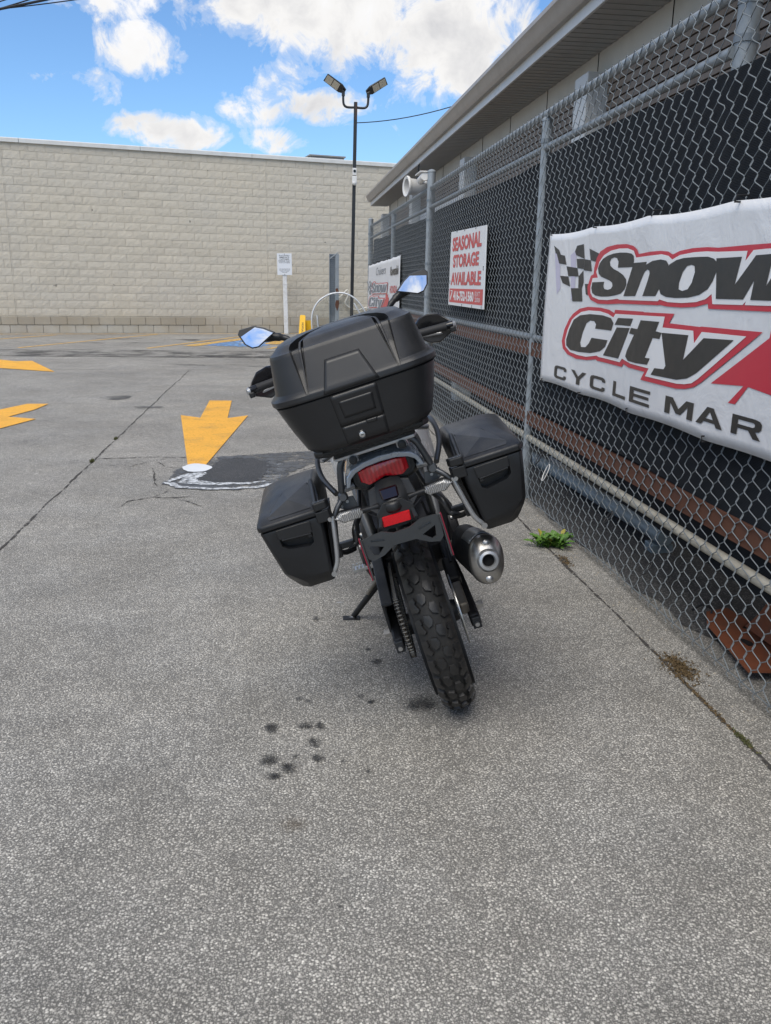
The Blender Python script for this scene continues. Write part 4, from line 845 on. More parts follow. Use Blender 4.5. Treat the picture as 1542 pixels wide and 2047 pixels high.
# ---- weed and moss along the seam
wd = thing('weed', (1.415, 4.25, 0), 'bright green leafy weed growing from the seam beside the fence', 'weed')
lm = []
for mt in ('weed_leaf', 'weed_leaf', 'weed_leaf_yellow'):
    q = MB(); prof = ((0, .004), (.18, .010), (.30, .020), (.40, .013), (.52, .026), (.62, .016), (.75, .028), (.88, .020), (1.0, .002)); vs = []; fs = []
    for i, (t_, w_) in enumerate(prof): y = t_*.17; z = .10*t_-.085*t_*t_; vs += [(-w_, y, z+.004), (0, y, z), (w_, y, z+.004)]
    for i in range(len(prof)-1):
        for k in (0, 1): fs.append((3*i+k, 3*i+k+1, 3*i+k+4, 3*i+k+3))
    q.add(vs, fs); me = q.mesh('leaf'); me.materials.append(M[mt]); lm.append(me)
for i in range(130):
    o = bpy.data.objects.new('leaf', lm[2 if i % 17 == 3 else 0]); col.objects.link(o); o.parent = wd
    cl = rnd.choice(((-.035, .02), (.03, .0), (.06, -.03), (-.01, -.02), (.09, .01)))
    o.location = (cl[0]+rnd.gauss(0, .014), cl[1]+rnd.gauss(0, .014), .002); s_ = rnd.uniform(.26, .58)
    o.scale = (s_*.9, s_, s_*rnd.uniform(.9, 1.5)); o.rotation_euler = (R(rnd.uniform(5, 52)), R(rnd.uniform(-15, 15)), rnd.uniform(0, 6.28))
def moss(name, cx, cy, rx, ry, n, mat, h, label):
    q = MB(); r = random.Random(int(cy*100))
    for k in range(n):
        x = cx+r.gauss(0, rx*.45)*(1+.6*math.sin(k*.013)); y = cy+r.gauss(0, ry*.5)+.3*ry*math.sin(k*.031); hh = h*r.uniform(.4, 1); s_ = r.uniform(.003, .007); an = r.uniform(0, 6.28)
        q.add([(x-s_*math.cos(an), y-s_*math.sin(an), .003), (x+s_*math.cos(an), y+s_*math.sin(an), .003), (x+r.uniform(-.008, .008), y+r.uniform(-.008, .008), hh)], [(0, 1, 2)])
    tag(q.build(name, mat), label, 'moss', kind='stuff')
moss('moss_patch', 1.455, 2.72, .05, .10, 900, 'moss_brown', .012, 'brown-green moss patch on the seam in front of the fence')
moss('moss_tuft', 1.42, 2.20, .008, .05, 160, 'moss', .012, 'thin green moss tuft in the seam near the right edge')
moss('moss_line', 1.418, 2.45, .007, .22, 300, 'moss_brown', .008, 'brownish moss line along the seam below the moss patch')
moss('dead_leaves', 1.435, 3.98, .02, .10, 160, 'moss_brown', .010, 'brown dry litter in the seam just below the green weed')
moss('seam_grass', -1.48, 6.6, .012, .04, 60, 'moss', .03, 'tiny grass tuft in the long seam left of the arrow tip')
moss('seam_grass', -1.48, 7.6, .012, .04, 60, 'moss', .03, 'tiny grass tuft in the long seam, farther than the arrow tip')

# grit gathered along the fence foot and in the seam
q = MB(); r = random.Random(31)
for k in range(520):
    if k % 3: x = r.gauss(1.50, .035); y = r.uniform(1.6, 9.0)
    else: x = 1.418+r.gauss(0, .012); y = r.uniform(1.6, 9.0)
    s_ = r.uniform(.0018, .0055); a = r.uniform(0, 6.28); hh = s_*r.uniform(.5, 1.1)
    P4 = [(x+s_*math.cos(a+1.57*i)*r.uniform(.7, 1.2), y+s_*math.sin(a+1.57*i)*r.uniform(.7, 1.2), .0005) for i in range(4)]
    q.add(P4+[(x+r.uniform(-.3, .3)*s_, y, hh)], [(0, 1, 4), (1, 2, 4), (2, 3, 4), (3, 0, 4)])
tag(q.build('grit', 'foundation_render'), 'loose pale grit scattered along the seam and fence foot', 'grit', kind='stuff')

# ============================================================ MOTORCYCLE  (local: x right, y forward, z up; origin at the rear tyre's footprint)
LEAN, HEAD = 18.7, 3.5
bike = thing('motorcycle', (.586, 2.572, 0), 'black adventure motorcycle seen from behind, leaning on its side stand, with three hard cases', 'motorcycle', rot=(0, -R(LEAN), -R(HEAD)))
def cut(o, cutter):
    """carve a real cavity"""
    c = bpy.data.objects.new('cutter', cutter.mesh('cutter')); col.objects.link(c); c.parent = bike
    md = o.modifiers.new('cut', 'BOOLEAN'); md.object = c; md.operation = 'DIFFERENCE'; md.solver = 'EXACT'
    bpy.context.view_layer.update(); dg = bpy.context.evaluated_depsgraph_get(); me = bpy.data.meshes.new_from_object(o.evaluated_get(dg)); o.modifiers.clear(); o.data = me
    me.set_sharp_from_angle(angle=R(38)); bpy.data.objects.remove(c)
def oval(c, ax, u, w_, ru, rw, n=28, ex=2.4):
    out = []
    for k in range(n):
        a = 2*math.pi*k/n; cs, sn = math.cos(a), math.sin(a)
        out.append(Vector(c)+Vector(u)*ru*math.copysign(abs(cs)**(2/ex), cs)+Vector(w_)*rw*math.copysign(abs(sn)**(2/ex), sn))
    return out

# ---- wheels
def tyre_fn(Rr, rp, hgt=0.0):
    Rc = Rr-.007-rp
    return lambda ang, ph, h=0.0: V((rp+h)*math.sin(ph), -(Rc+(rp+h)*math.cos(ph))*math.sin(ang), (Rc+(rp+h)*math.cos(ph))*math.cos(ang))
def wheel(name, loc, Rr, rp, hub_w, pitches, single):
    rim_r = Rr-rp*1.18
    q = MB(); prof = []
    for a, r in ((-.066, rim_r+.004), (-.066, rim_r-.012), (-.05, rim_r-.022), (0, rim_r-.030), (.05, rim_r-.022), (.066, rim_r-.012), (.066, rim_r+.004)): prof.append((a, r))
    q.lathe(prof+[(.04, rim_r-.004), (-.04, rim_r-.004), prof[0]], (0, 0, 0), (1, 0, 0), 56)
    q.lathe([(-hub_w, .001), (-hub_w, .035), (-.03, .045), (.03, .045), (hub_w, .035), (hub_w, .001)], (0, 0, 0), (1, 0, 0), 28)
    for k in range(5):
        for dx in (-.018, .018):
            a = 2*math.pi*k/5; q.tube([(dx, .04*math.sin(a), .04*math.cos(a)), (dx*1.5, .5*rim_r*math.sin(a+.05), .5*rim_r*math.cos(a+.05)), (dx*.6, (rim_r-.012)*math.sin(a), (rim_r-.012)*math.cos(a))], [.016, .011, .014], 8)
    wh_ = q.build(name, 'black_metal', bike, smooth=45); wh_.location = loc
    fn = tyre_fn(Rr, rp); q = MB(); rings = []; na = 96
    phs = [R(p_) for p_ in (-104, -95, -80, -68, -60, -48, -36, -24, -12, 0, 12, 24, 36, 48, 60, 68, 80, 95, 104)]
    for k in range(na): a = 2*math.pi*k/na; rings.append([fn(a, p_) for p_ in phs])
    rings.append(rings[0]); q.rings(rings, False, False, closed=False); q.build('tyre', 'rubber', wh_, smooth=70)
    shapes = [[(.02, -23), (.06, -4), (.30, 2.0), (.56, -3), (.66, -17), (.36, -27)], [(.52, 3), (.80, -2), (1.06, 4), (1.16, 22), (.86, 27), (.55, 20)],
              [(.14, -60), (.10, -35), (.34, -31), (.42, -36), (.78, -24), (.92, -32), (.84, -60), (.5, -61)], [(.64, 60), (.60, 35), (.84, 31), (.92, 36), (1.28, 24), (1.42, 32), (1.34, 60), (1.0, 61)]]
    da = 2*math.pi/pitches; joint = MB(); meshes = []
    for sh in shapes:
        q = MB(); n = len(sh); cu = sum(u for u, _ in sh)/n; cp = sum(p_ for _, p_ in sh)/n
        base = [fn((u+(cu-u)*.07)*da, R(p_+(cp-p_)*.07), -.001) for u, p_ in sh]; top = [fn((u+(cu-u)*.15)*da, R(p_+(cp-p_)*.15), .0088) for u, p_ in sh]; ctr = fn(cu*da, R(cp), .0092)
        inner = [fn((u+(cu-u)*.5)*da, R(p_+(cp-p_)*.5), .0091) for u, p_ in sh]
        q.add(base+top+inner+[ctr], [(i, (i+1) % n, n+(i+1) % n, n+i) for i in range(n)]+[(n+i, n+(i+1) % n, 2*n+(i+1) % n, 2*n+i) for i in range(n)]+[(2*n+i, 2*n+(i+1) % n, 3*n) for i in range(n)])
        me = q.mesh('tread_block', 12); me.materials.append(M['rubber_block']); meshes.append((me, q))
    for k in range(pitches):
        for me, q in meshes:
            if single:
                o = bpy.data.objects.new('tread_block', me); col.objects.link(o); o.parent = wh_; o.rotation_euler.x = k*da
            else:
                rm = Matrix.Rotation(k*da, 3, 'X'); joint.add([rm @ Vector(v_) for v_ in q.v], q.f)
    if not single: tag(joint.build('tread', 'rubber_block', wh_, smooth=35), kind='stuff')
    return wh_
rw = wheel('rear_wheel', (0, 0, .312), .312, .057, .085, 28, True)
MB().lathe([(0, .075), (0, .120), (.004, .120), (.004, .075), (0, .075)], (.088, 0, 0), (1, 0, 0), 40).build('brake_disc', 'steel', rw, smooth=40)
q = MB(); n = 41; pts = []
for k in range(n*2): a = math.pi*k/n; r = .106 if k % 2 == 0 else .097; pts.append((r*math.cos(a), r*math.sin(a)))
q.prism(pts, lambda a, b_, d_: V(d_, a, b_), -.103, -.097); q.build('sprocket', 'steel_dirty', rw)
fwh = wheel('front_wheel', (-.02, 1.445, .325), .325, .056, .07, 30, False); fwh.rotation_euler = (0, 0, R(10))
for s_ in (-1, 1): MB().lathe([(0, .10), (0, .148), (.0045, .148), (.0045, .10), (0, .10)], (s_*.075, 0, 0), (1, 0, 0), 40).build('brake_disc', 'steel', fwh, smooth=40)

# ---- swingarm, chain, brake, axle
q = MB()
for s_ in (-1, 1):
    q.rings([[(s_*x+dx, y, z+dz) for dx, dz in ((-.017, -h), (.017, -h), (.017, h), (-.017, h))] for x, y, z, h in ((.10, .54, .41, .045), (.118, .36, .385, .042), (.128, .15, .335, .036), (.130, .02, .302, .030), (.130, -.085, .290, .024))])
q.box((0, .40, .40), (.22, .07, .07)); q.build('swingarm', 'engine_black', bike, bevel=.008)
for s_ in (-1, 1):
    MB().box((s_*.130, -.096, .290), (.028, .02, .040)).build('chain_adjuster', 'black_metal', bike, bevel=.003)
    MB().cyl((s_*.130, -.104, .288), (s_*.130, -.116, .288), .0075, 8).build('adjuster_bolt', 'bolt', bike)
    MB().cyl((s_*.145, 0, .305), (s_*.172, 0, .305), .014, 6).build('axle_nut', 'bolt', bike)
q = MB(); q.rings([[(x, y, z) for x, z in ((-.150, zc+h), (-.112, zc+h), (-.112, zc+h-.012), (-.138, zc+h-.012), (-.142, zc-h*.9), (-.152, zc-h*.9))] for y, zc, h in ((.50, .455, .05), (.25, .420, .055), (.10, .385, .060), (-.02, .36, .055))]); q.build('chain_guard', 'black_plastic', bike, bevel=.003)
# chain: links and rollers along the loop round both sprockets
loop = []; r1, r2, c1, c2 = .104, .040, (0, .312), (.56, .372)
for k in range(26): a = R(78+204*k/25); loop.append((c1[0]-r1*math.sin(a-math.pi/2) if False else c1[0]+r1*math.cos(a+R(12)), c1[1]+r1*math.sin(a+R(12))))
for k in range(12): a = R(-78+168*k/11); loop.append((c2[0]+r2*math.cos(a), c2[1]+r2*math.sin(a)))
per = []; tot = 0
for i in range(len(loop)):
    a, b_ = Vector(loop[i]), Vector(loop[(i+1) % len(loop)]); per.append((tot, a, b_)); tot += (b_-a).length
NL = 112; q = MB(); qr = MB(); P = []
for k in range(NL):
    s_ = tot*k/NL
    for t0, a, b_ in per:
        if t0 <= s_ <= t0+(b_-a).length+1e-9: P.append(a+(b_-a)*((s_-t0)/max(1e-9, (b_-a).length))); break
for k in range(len(P)):
    a, b_ = P[k], P[(k+1) % len(P)]; mid = (a+b_)/2; d_ = b_-a; ang = math.atan2(d_.y, d_.x); wv_ = .0085 if k % 2 else .0065
    for s_ in (-1, 1): q.box((-.100+s_*wv_, mid.x, mid.y), (.0018, d_.length*1.35, .0125), Matrix.Rotation(ang, 3, 'X'))
    qr.cyl((-.100-.0095, a.x, a.y), (-.100+.0095, a.x, a.y), .0045, 8)
ch = tag(q.build('chain', 'engine_black', bike), kind='stuff'); tag(qr.build('chain_rollers', 'chain_metal', ch, smooth=40), kind='stuff')
cal = MB().box((.108, .105, .40), (.045, .10, .07), Matrix.Rotation(R(35), 3, 'X')).build('brake_caliper', 'engine_black', bike, bevel=.01); MB().tube(smoothpath([(.115, .10, .44), (.12, .25, .50), (.11, .45, .50)], 5), .006, 8).build('brake_hose', 'cable', cal, smooth=60)
MB().box((.108, -.01, .352), (.03, .12, .045), Matrix.Rotation(R(20), 3, 'X')).build('caliper_bracket', 'steel_dirty', bike, bevel=.006)
MB().tube([(.0, .22, .50), (0, .20, .68)], .030, 14).build('shock_absorber', 'engine_black', bike, smooth=40)

# ---- engine, frame, tank, seat, fairing (mostly hidden behind the luggage)
q = MB(); q.rings([oval((0, y, zc), 0, (1, 0, 0), (0, 0, 1), a, h, 20, 4) for y, zc, a, h in ((.44, .42, .10, .10), (.52, .42, .17, .16), (.75, .43, .18, .20), (.98, .46, .15, .18), (1.06, .48, .10, .10))]); en = q.build('engine', 'engine_black', bike, smooth=45)
for s_ in (-1, 1): MB().lathe([(0, .11), (.025, .105), (.035, .08), (.035, .001)], (s_*.17, .64, .40), (s_, 0, 0), 28).build('side_cover', 'engine_black', en, smooth=40)
q = MB()
for s_ in (-1, 1):
    q.tube(smoothpath([(s_*.06, 1.12, .98), (s_*.13, .90, .80), (s_*.14, .62, .66), (s_*.13, .48, .50), (s_*.11, .46, .36)], 5), .018, 10); q.tube(smoothpath([(s_*.13, .62, .68), (s_*.12, .30, .78), (s_*.085, -.05, .86), (s_*.07, -.26, .89)], 5), .014, 10); q.tube([(s_*.12, .50, .50), (s_*.105, .10, .80)], .011, 8)
q.build('frame', 'frame_grey', bike, smooth=50)
q = MB(); q.rings([oval((0, y, zc), 0, (1, 0, 0), (0, 0, 1), a, h, 24, 2.8) for y, zc, a, h in ((.42, .86, .06, .03), (.50, .87, .13, .075), (.70, .93, .165, .115), (.90, .97, .165, .12), (1.05, .99, .11, .09), (1.10, .99, .05, .04))]); q.build('fuel_tank', 'body_white', bike, smooth=50)
q = MB(); q.rings([oval((0, y, zc), 0, (1, 0, 0), (0, 0, 1), a, h, 24, 3.2) for y, zc, a, h in ((.56, .845, .08, .03), (.44, .83, .13, .042), (.30, .835, .15, .045), (.16, .87, .14, .055), (.02, .90, .13, .05), (-.14, .925, .11, .035), (-.18, .93, .06, .015))]); q.build('seat', 'seat_vinyl', bike, smooth=50)
for s_ in (-1, 1):
    q = MB(); q.rings([[(s_*x, y, z) for x, y, z in r_] for r_ in ([(.14, .62, .70), (.15, .62, .92), (.16, .64, .92), (.155, .64, .70)], [(.20, .88, .62), (.21, .88, 1.02), (.225, .90, 1.02), (.215, .90, .62)], [(.21, 1.10, .72), (.20, 1.12, 1.08), (.215, 1.14, 1.08), (.225, 1.12, .72)], [(.10, 1.30, .92), (.08, 1.28, 1.06), (.09, 1.30, 1.06), (.11, 1.32, .92)])]); q.build('side_fairing', 'body_white', bike, smooth=40, bevel=.006)
q = MB(); q.rings([oval((0, y, zc), 0, (1, 0, 0), (0, 0, 1), a, h, 20, 2.6) for y, zc, a, h in ((1.12, 1.06, .16, .10), (1.24, 1.04, .15, .10), (1.34, 1.00, .10, .07), (1.36, .99, .05, .03))]); hdl = q.build('headlight_cowl', 'body_white', bike, smooth=50)
MB().box((0, 1.345, 1.0), (.14, .03, .06)).build('headlight', 'clear_lens', hdl, bevel=.01)
MB().box((0, 1.10, 1.16), (.16, .04, .09), Matrix.Rotation(R(-35), 3, 'X')).build('instrument', 'gloss_black', bike, bevel=.01)
q = MB()
for s_ in (-1, 1): q.tube([(s_*.095, 1.12, .98), (s_*.095-.02, 1.445, .325)], [.026, .024], 14)
q.box((0, 1.115, 1.0), (.24, .07, .03)); q.box((0, 1.16, .88), (.24, .07, .03)); q.build('front_fork', 'engine_black', bike, smooth=40)
q = MB(); rings = []
for k in range(13): a = R(-50+k*9.5); r = .352; rings.append([(-.02+x, 1.445-r*math.sin(a)+(0), .325+(r-abs(x)*.25)*math.cos(a)) for x in (-.065, -.04, 0, .04, .065)])
q.rings(rings, False, False, closed=False); o = q.build('front_mudguard', 'black_plastic', bike, smooth=60); s_ = o.modifiers.new('thick', 'SOLIDIFY'); s_.thickness = .004

# windscreen: clear, curved, with a bright polished edge
def scr(x, z): return V(x, 1.20-.26*(z-1.02)-2.6*x*x, z)
half = ((1.06, .128), (1.14, .130), (1.22, .127), (1.28, .120), (1.33, .104), (1.362, .082), (1.384, .052), (1.394, .015))
q = MB(); q.rings([[scr(w_*(-1+2*i/14)-.002, z-.010*((-1+2*i/14)**2 if z > 1.36 else 0)) for i in range(15)] for z, w_ in half], False, False, closed=False); ws = q.build('windscreen', 'screen_clear', bike, smooth=80)
edge = [scr(w_-.002, z) for z, w_ in half]+[scr(-w_-.002, z) for z, w_ in reversed(half)]
MB().tube(smoothpath(edge, 4), .0034, 8).build('screen_edge', 'screen_edge', ws, smooth=60)
for s_ in (-1, 1): MB().tube(smoothpath([scr(s_*.098, 1.10)+V(0, -.004, 0), scr(s_*.103, 1.18)+V(0, -.006, 0), scr(s_*.096, 1.27)+V(0, -.005, 0), scr(s_*.083, 1.33)+V(0, -.004, 0)], 5), [.004]*15+[.002], 6).build('moulding', 'screen_edge', ws, smooth=60)

# ---- handlebar, grips, levers, guards, mirrors (bars turned left: right end farther forward)
def hb(x, dy=0.0, dz=0.0):
    f = x/.43; return V(x+.008, .905+.055*f-.07*abs(f)**1.5+dy+.05*(1-abs(f)), 1.135-.005*f+.02*abs(f)*(1-abs(f))+dz)
MB().tube(smoothpath([hb(x) for x in (-.415, -.34, -.25, -.15, -.06, .06, .15, .25, .34, .415)], 4), .0112, 12).build('handlebar', 'black_metal', bike, smooth=60)
for s_ in (-1, 1):
    gr = MB().tube([hb(s_*x) for x in (.29, .33, .37, .405)], [.0165, .0165, .0165, .018], 16).build('grip', 'grip_rubber', bike, smooth=50)
    be = MB().tube([hb(s_*.405), hb(s_*.418), hb(s_*.432), hb(s_*.438)], [.017, .018, .017, .010], 16).build('bar_end', 'gloss_black', bike, smooth=40); MB().tube([hb(s_*.433), hb(s_*.442)], [.0172, .012], 14).build('bar_end_cap', 'silver_tube', be, smooth=40)
    MB().tube(smoothpath([hb(s_*.24, .02, -.005), hb(s_*.27, .055, -.012), hb(s_*.33, .052, -.020), hb(s_*.40, .045, -.026)], 5), .0065, 8).build('lever', 'silver_tube', bike, smooth=60)
    MB().box(hb(s_*.25), (.055, .04, .05)).build('switch_housing', 'black_plastic', bike, bevel=.008)
    # hand guard: shaped shell in front of the grip
    out = ((.285, .030), (.315, .058), (.350, .064), (.392, .058), (.418, .030), (.436, .004), (.432, -.024), (.405, -.042), (.37, -.066), (.33, -.060), (.295, -.030))
    q = MB(); q.rings([[hb(s_*x, .075+dy-.9*max(0, x-.36), z*k_) for x, z in out] for dy, k_ in ((0, .90), (.012, 1.0), (.030, .9))]); q.build('hand_guard', 'gloss_black', bike, smooth=35, bevel=.003)
    q = MB().box(hb(s_*.425, .02, -.016), (.022, .09, .022)); q.build('guard_mount', 'black_plastic', bike, bevel=.004)
    # mirror
    mpoly = [(.262, 1.322), (.300, 1.352), (.338, 1.372), (.400, 1.374), (.411, 1.358), (.396, 1.312), (.372, 1.289), (.344, 1.286), (.300, 1.306)]
    cx_, cz_ = .345, 1.332; tilt = R(20)
    def MT(x, z, d_, sc_=1.0): return V(s_*(cx_+(x-cx_)*sc_), .95+.03*s_+d_+(z-cz_)*math.sin(tilt)+(x-cx_)*.10, cz_+(z-cz_)*sc_*math.cos(tilt)*1.05)
    mr = MB().rings([[MT(x, z, 0, 1.0) for x, z in mpoly], [MT(x, z, .010, 1.03) for x, z in mpoly], [MT(x, z, .034, .80) for x, z in mpoly]]).build('mirror', 'black_plastic', bike, smooth=30, bevel=.002)
    q = MB(); n = len(mpoly); q.add([MT(x, z, -.0012, .90) for x, z in mpoly], [tuple(range(n))]); q.build('mirror_glass', 'mirror_glass', mr)
    MB().tube(smoothpath([(s_*.315, .985+.03*s_, 1.315), (s_*.262, .985+.03*s_, 1.300), (s_*.232, .975+.02*s_, 1.285), (s_*.205, .96+.02*s_, 1.262), (s_*.195, .945+.02*s_, 1.21), (s_*.195, .93+.02*s_, 1.15)], 4), [.019]*3+[.017]*3+[.013]*4+[.0085]*11, 10).build('mirror_stem', 'black_plastic', mr, smooth=50)

# ---- exhaust
ax0, ax1 = V(.186, .30, .425), V(.207, -.285, .553); axd = (ax1-ax0).normalized(); eu = V(1, 0, 0)-axd*axd.x; eu.normalize(); ew = axd.cross(eu); ew = -ew if ew.z < 0 else ew
eu2 = (eu*math.cos(R(12))-ew*math.sin(R(12))); ew2 = (ew*math.cos(R(12))+eu*math.sin(R(12)))
Lm = (ax1-ax0).length
def ER(t_, ru, rw_, n=36, ex=2.3): return oval(ax0+axd*Lm*t_, axd, eu2, ew2, ru, rw_, n, ex)
mu = MB().rings([ER(0, .028, .034), ER(.06, .044, .062), ER(.14, .050, .072), ER(.94, .050, .073), ER(.965, .049, .072)]).build('muffler', 'engine_black', bike, smooth=40)
MB().rings([ER(.955, .0515, .0745), ER(.985, .0505, .0735), ER(1.003, .047, .069), ER(1.030, .034, .042), ER(1.034, .030, .034)], False, False).build('end_cap', 'brushed_steel', mu, smooth=45)
oc = ax0+axd*Lm*1.03
MB().lathe([(-.02, .0175), (.012, .0175), (.016, .0205), (.014, .028), (.002, .0335), (-.02, .0335)], oc, axd, 36).build('outlet', 'silver_tube', mu, smooth=50); MB().lathe([(0, .0174), (-.01, .0174), (-.01, .0001)], oc+axd*.002, axd, 24).build('outlet_bore', 'gap_black', mu)
for dz in (.050, -.055): MB().lathe([(-.008, .012), (.0, .011), (.003, .006), (.004, .0001)], ax0+axd*Lm*1.022+ew2*dz, axd, 16).build('cap_bolt', 'bolt', mu, smooth=40)
q = MB(); rings = []
for t_ in (.55, .62, .84, .90):
    pts = [ax0+axd*Lm*t_+eu2*.053*math.cos(R(a))+ew2*.078*math.sin(R(a)) for a in range(35, 150, 9)]; rings.append(pts)
q.rings(rings, False, False, closed=False); o = q.build('heat_shield', 'silver_tube', mu, smooth=60); s_ = o.modifiers.new('thick', 'SOLIDIFY'); s_.thickness = .004
MB().tube(smoothpath([(.184, .32, .420), (.12, .46, .36), (.04, .56, .27), (.02, .75, .22), (.05, .98, .24), (.06, 1.08, .38)], 5), .024, 12).build('exhaust_pipe', 'steel_dirty', bike, smooth=60)
MB().box((.135, .02, .62), (.02, .05, .14), Matrix.Rotation(R(10), 3, 'Y')).build('muffler_hanger', 'engine_black', bike, bevel=.004)

# ---- side stand and footpegs
st = MB().tube([(-.12, .62, .30), (-.325, .715, .120)], [.015, .012], 10).build('side_stand', 'engine_black', bike, smooth=40)
qy = Matrix.Rotation(R(LEAN), 3, 'Y')
MB().box((-.338, .712, .112), (.075, .05, .010), qy).build('stand_foot', 'engine_black', st, bevel=.004)
MB().tube([(-.255, .70, .19), (-.295, .69, .155), (-.27, .685, .17)], .004, 6).build('stand_tang', 'engine_black', st); MB().tube([(-.125, .60, .325), (-.235, .66, .215)], .008, 10).build('stand_spring', 'steel_dirty', st, smooth=40)
for s_ in (-1, 1):
    fp = MB().box((s_*.207, .55, .368), (.085, .045, .016)).build('footpeg', 'steel', bike, bevel=.003); q = MB()
    for k in range(6):
        for dy in (-.02, .02): q.box((s_*(.17+.0148*k), .55+dy, .380), (.007, .005, .010))
    q.build('peg_teeth', 'steel', fp); MB().box((s_*.150, .56, .375), (.05, .03, .03)).build('peg_bracket', 'steel_dirty', fp, bevel=.005)
    MB().tube([(s_*.13, .50, .46), (s_*.135, .53, .39)], .012, 8).build('peg_hanger', 'engine_black', bike, smooth=40)
    MB().tube(smoothpath([(s_*.12, .25, .70), (s_*.155, .22, .64), (s_*.17, .24, .58)], 4), .011, 8).build('passenger_peg_hanger', 'frame_grey', bike, smooth=50)
    MB().box((s_*.20, .235, .575), (.09, .03, .022)).build('passenger_peg', 'black_metal', bike, bevel=.005)
    MB().tube(smoothpath([(s_*.098, .05, .80), (s_*.115, -.10, .76), (s_*.140, -.16, .73), (s_*.150, -.16, .69), (s_*.175, -.18, .675)], 5), .0095, 10).build('pannier_brace', 'grey_tube', bike, smooth=60)

# ---- tail: cowl, light, rear mudguard, plate carrier
q = MB(); q.rings([oval((0, y, zc), 0, (1, 0, 0), (0, 0, 1), a, h, 28, 3) for y, zc, a, h in ((-.05, .885, .12, .060), (-.20, .895, .112, .055), (-.29, .905, .100, .042), (-.315, .908, .088, .034))]); q.build('tail_section', 'black_plastic', bike, smooth=45)
arc = [(-.114, .905), (-.104, .935), (-.085, .952), (-.05, .963), (0, .967), (.05, .963), (.085, .952), (.104, .935), (.114, .905)]
q = MB(); q.rings([[V(x*k_, y, .905+(z-.905)*k_+dz) for x, z in arc]+[V(x*k_*.90, y+.004, .905+(z-.905)*k_*.72+dz) for x, z in reversed(arc)] for y, k_, dz in ((-.06, .98, .004), (-.22, 1.0, .004), (-.315, 1.0, .0), (-.345, .985, -.006))]); q.build('tail_cowl', 'tail_silver', bike, smooth=40, bevel=.002)
tl_t = [(-.072, .938), (-.045, .944), (0, .942), (.045, .938), (.070, .931)]; tl_b = [(.071, .902), (.052, .890), (.028, .893), (0, .902), (-.028, .894), (-.052, .889), (-.071, .903)]
tl = [(-.071, .934), (-.04, .940), (0, .941), (.04, .940), (.071, .934)]+tl_b
tlo = MB().prism(tl, lambda x, z, d_: V(x*1.10, d_, .915+(z-.915)*1.18), -.332, -.30).build('tail_light', 'black_plastic', bike, bevel=.004)
q = MB(); q.rings([[V(x*k_, y-.10*(.07-abs(x))*.0+.35*x*x*4, .915+(z-.915)*k_) for x, z in tl] for y, k_ in ((-.326, 1.0), (-.342, .985), (-.348, .93), (-.350, .75))], False, True); q.build('lens', 'red_lens', tlo, smooth=50)
for s_ in (-1, 1):     # mudguard stalk sides
    MB().prism([(.028, .885), (.060, .875), (.070, .825), (.045, .800), (.030, .80)], lambda x, z, d_: V(s_*x, d_-.35*(.885-z), z), -.335, -.31).build('stalk_side', 'black_plastic', bike, bevel=.004)
q = MB(); q.rings([[V(x*a, y+c_*(1-x*x), z) for x in (-1, -.8, -.45, 0, .45, .8, 1)]+[V(a, y+.07, z), V(-a, y+.07, z)] for z, a, y, c_ in ((.895, .034, -.335, -.01), (.870, .040, -.356, -.014), (.845, .042, -.372, -.02), (.820, .038, -.386, -.022), (.806, .030, -.388, -.012))]); q.build('rear_mudguard', 'black_plastic', bike, smooth=45)
q = MB(); q.rings([[V(-.004+x*a, y-.016*(1-x*x), z) for x in (-1, -.7, -.35, 0, .35, .7, 1)] for z, a, y in ((.846, .026, -.400), (.836, .028, -.405), (.822, .028, -.408), (.815, .024, -.405))], False, False, closed=False); o = q.build('plate_light', 'black_plastic', bike, smooth=45); s_ = o.modifiers.new('thick', 'SOLIDIFY'); s_.thickness = .02
MB().prism([(-.026, .878), (.026, .878), (.024, .848), (-.024, .848)], lambda x, z, d_: V(-.004+x, d_+.3*(z-.86), z), -.392, -.380).build('dark_lens', 'dark_lens', bike, bevel=.004)
rf = MB().prism([(-.046, .784), (.031, .782), (.034, .809), (-.043, .811)], lambda x, z, d_: V(x, d_, z), -.424, -.415).build('reflector', 'red_reflector', bike, bevel=.0015, seg=1)
pl = [(-.114, .776), (-.090, .780), (-.055, .783), (-.024, .770), (.020, .772), (.055, .785), (.090, .784), (.106, .779), (.101, .722), (.089, .710), (.062, .716), (.027, .736), (-.034, .738), (-.066, .720), (-.099, .713), (-.110, .722)]
pb = MB().prism(pl, lambda x, z, d_: V(x, d_-.10*(.78-z), z), -.452, -.446).build('plate_bracket', 'bracket_satin', bike)
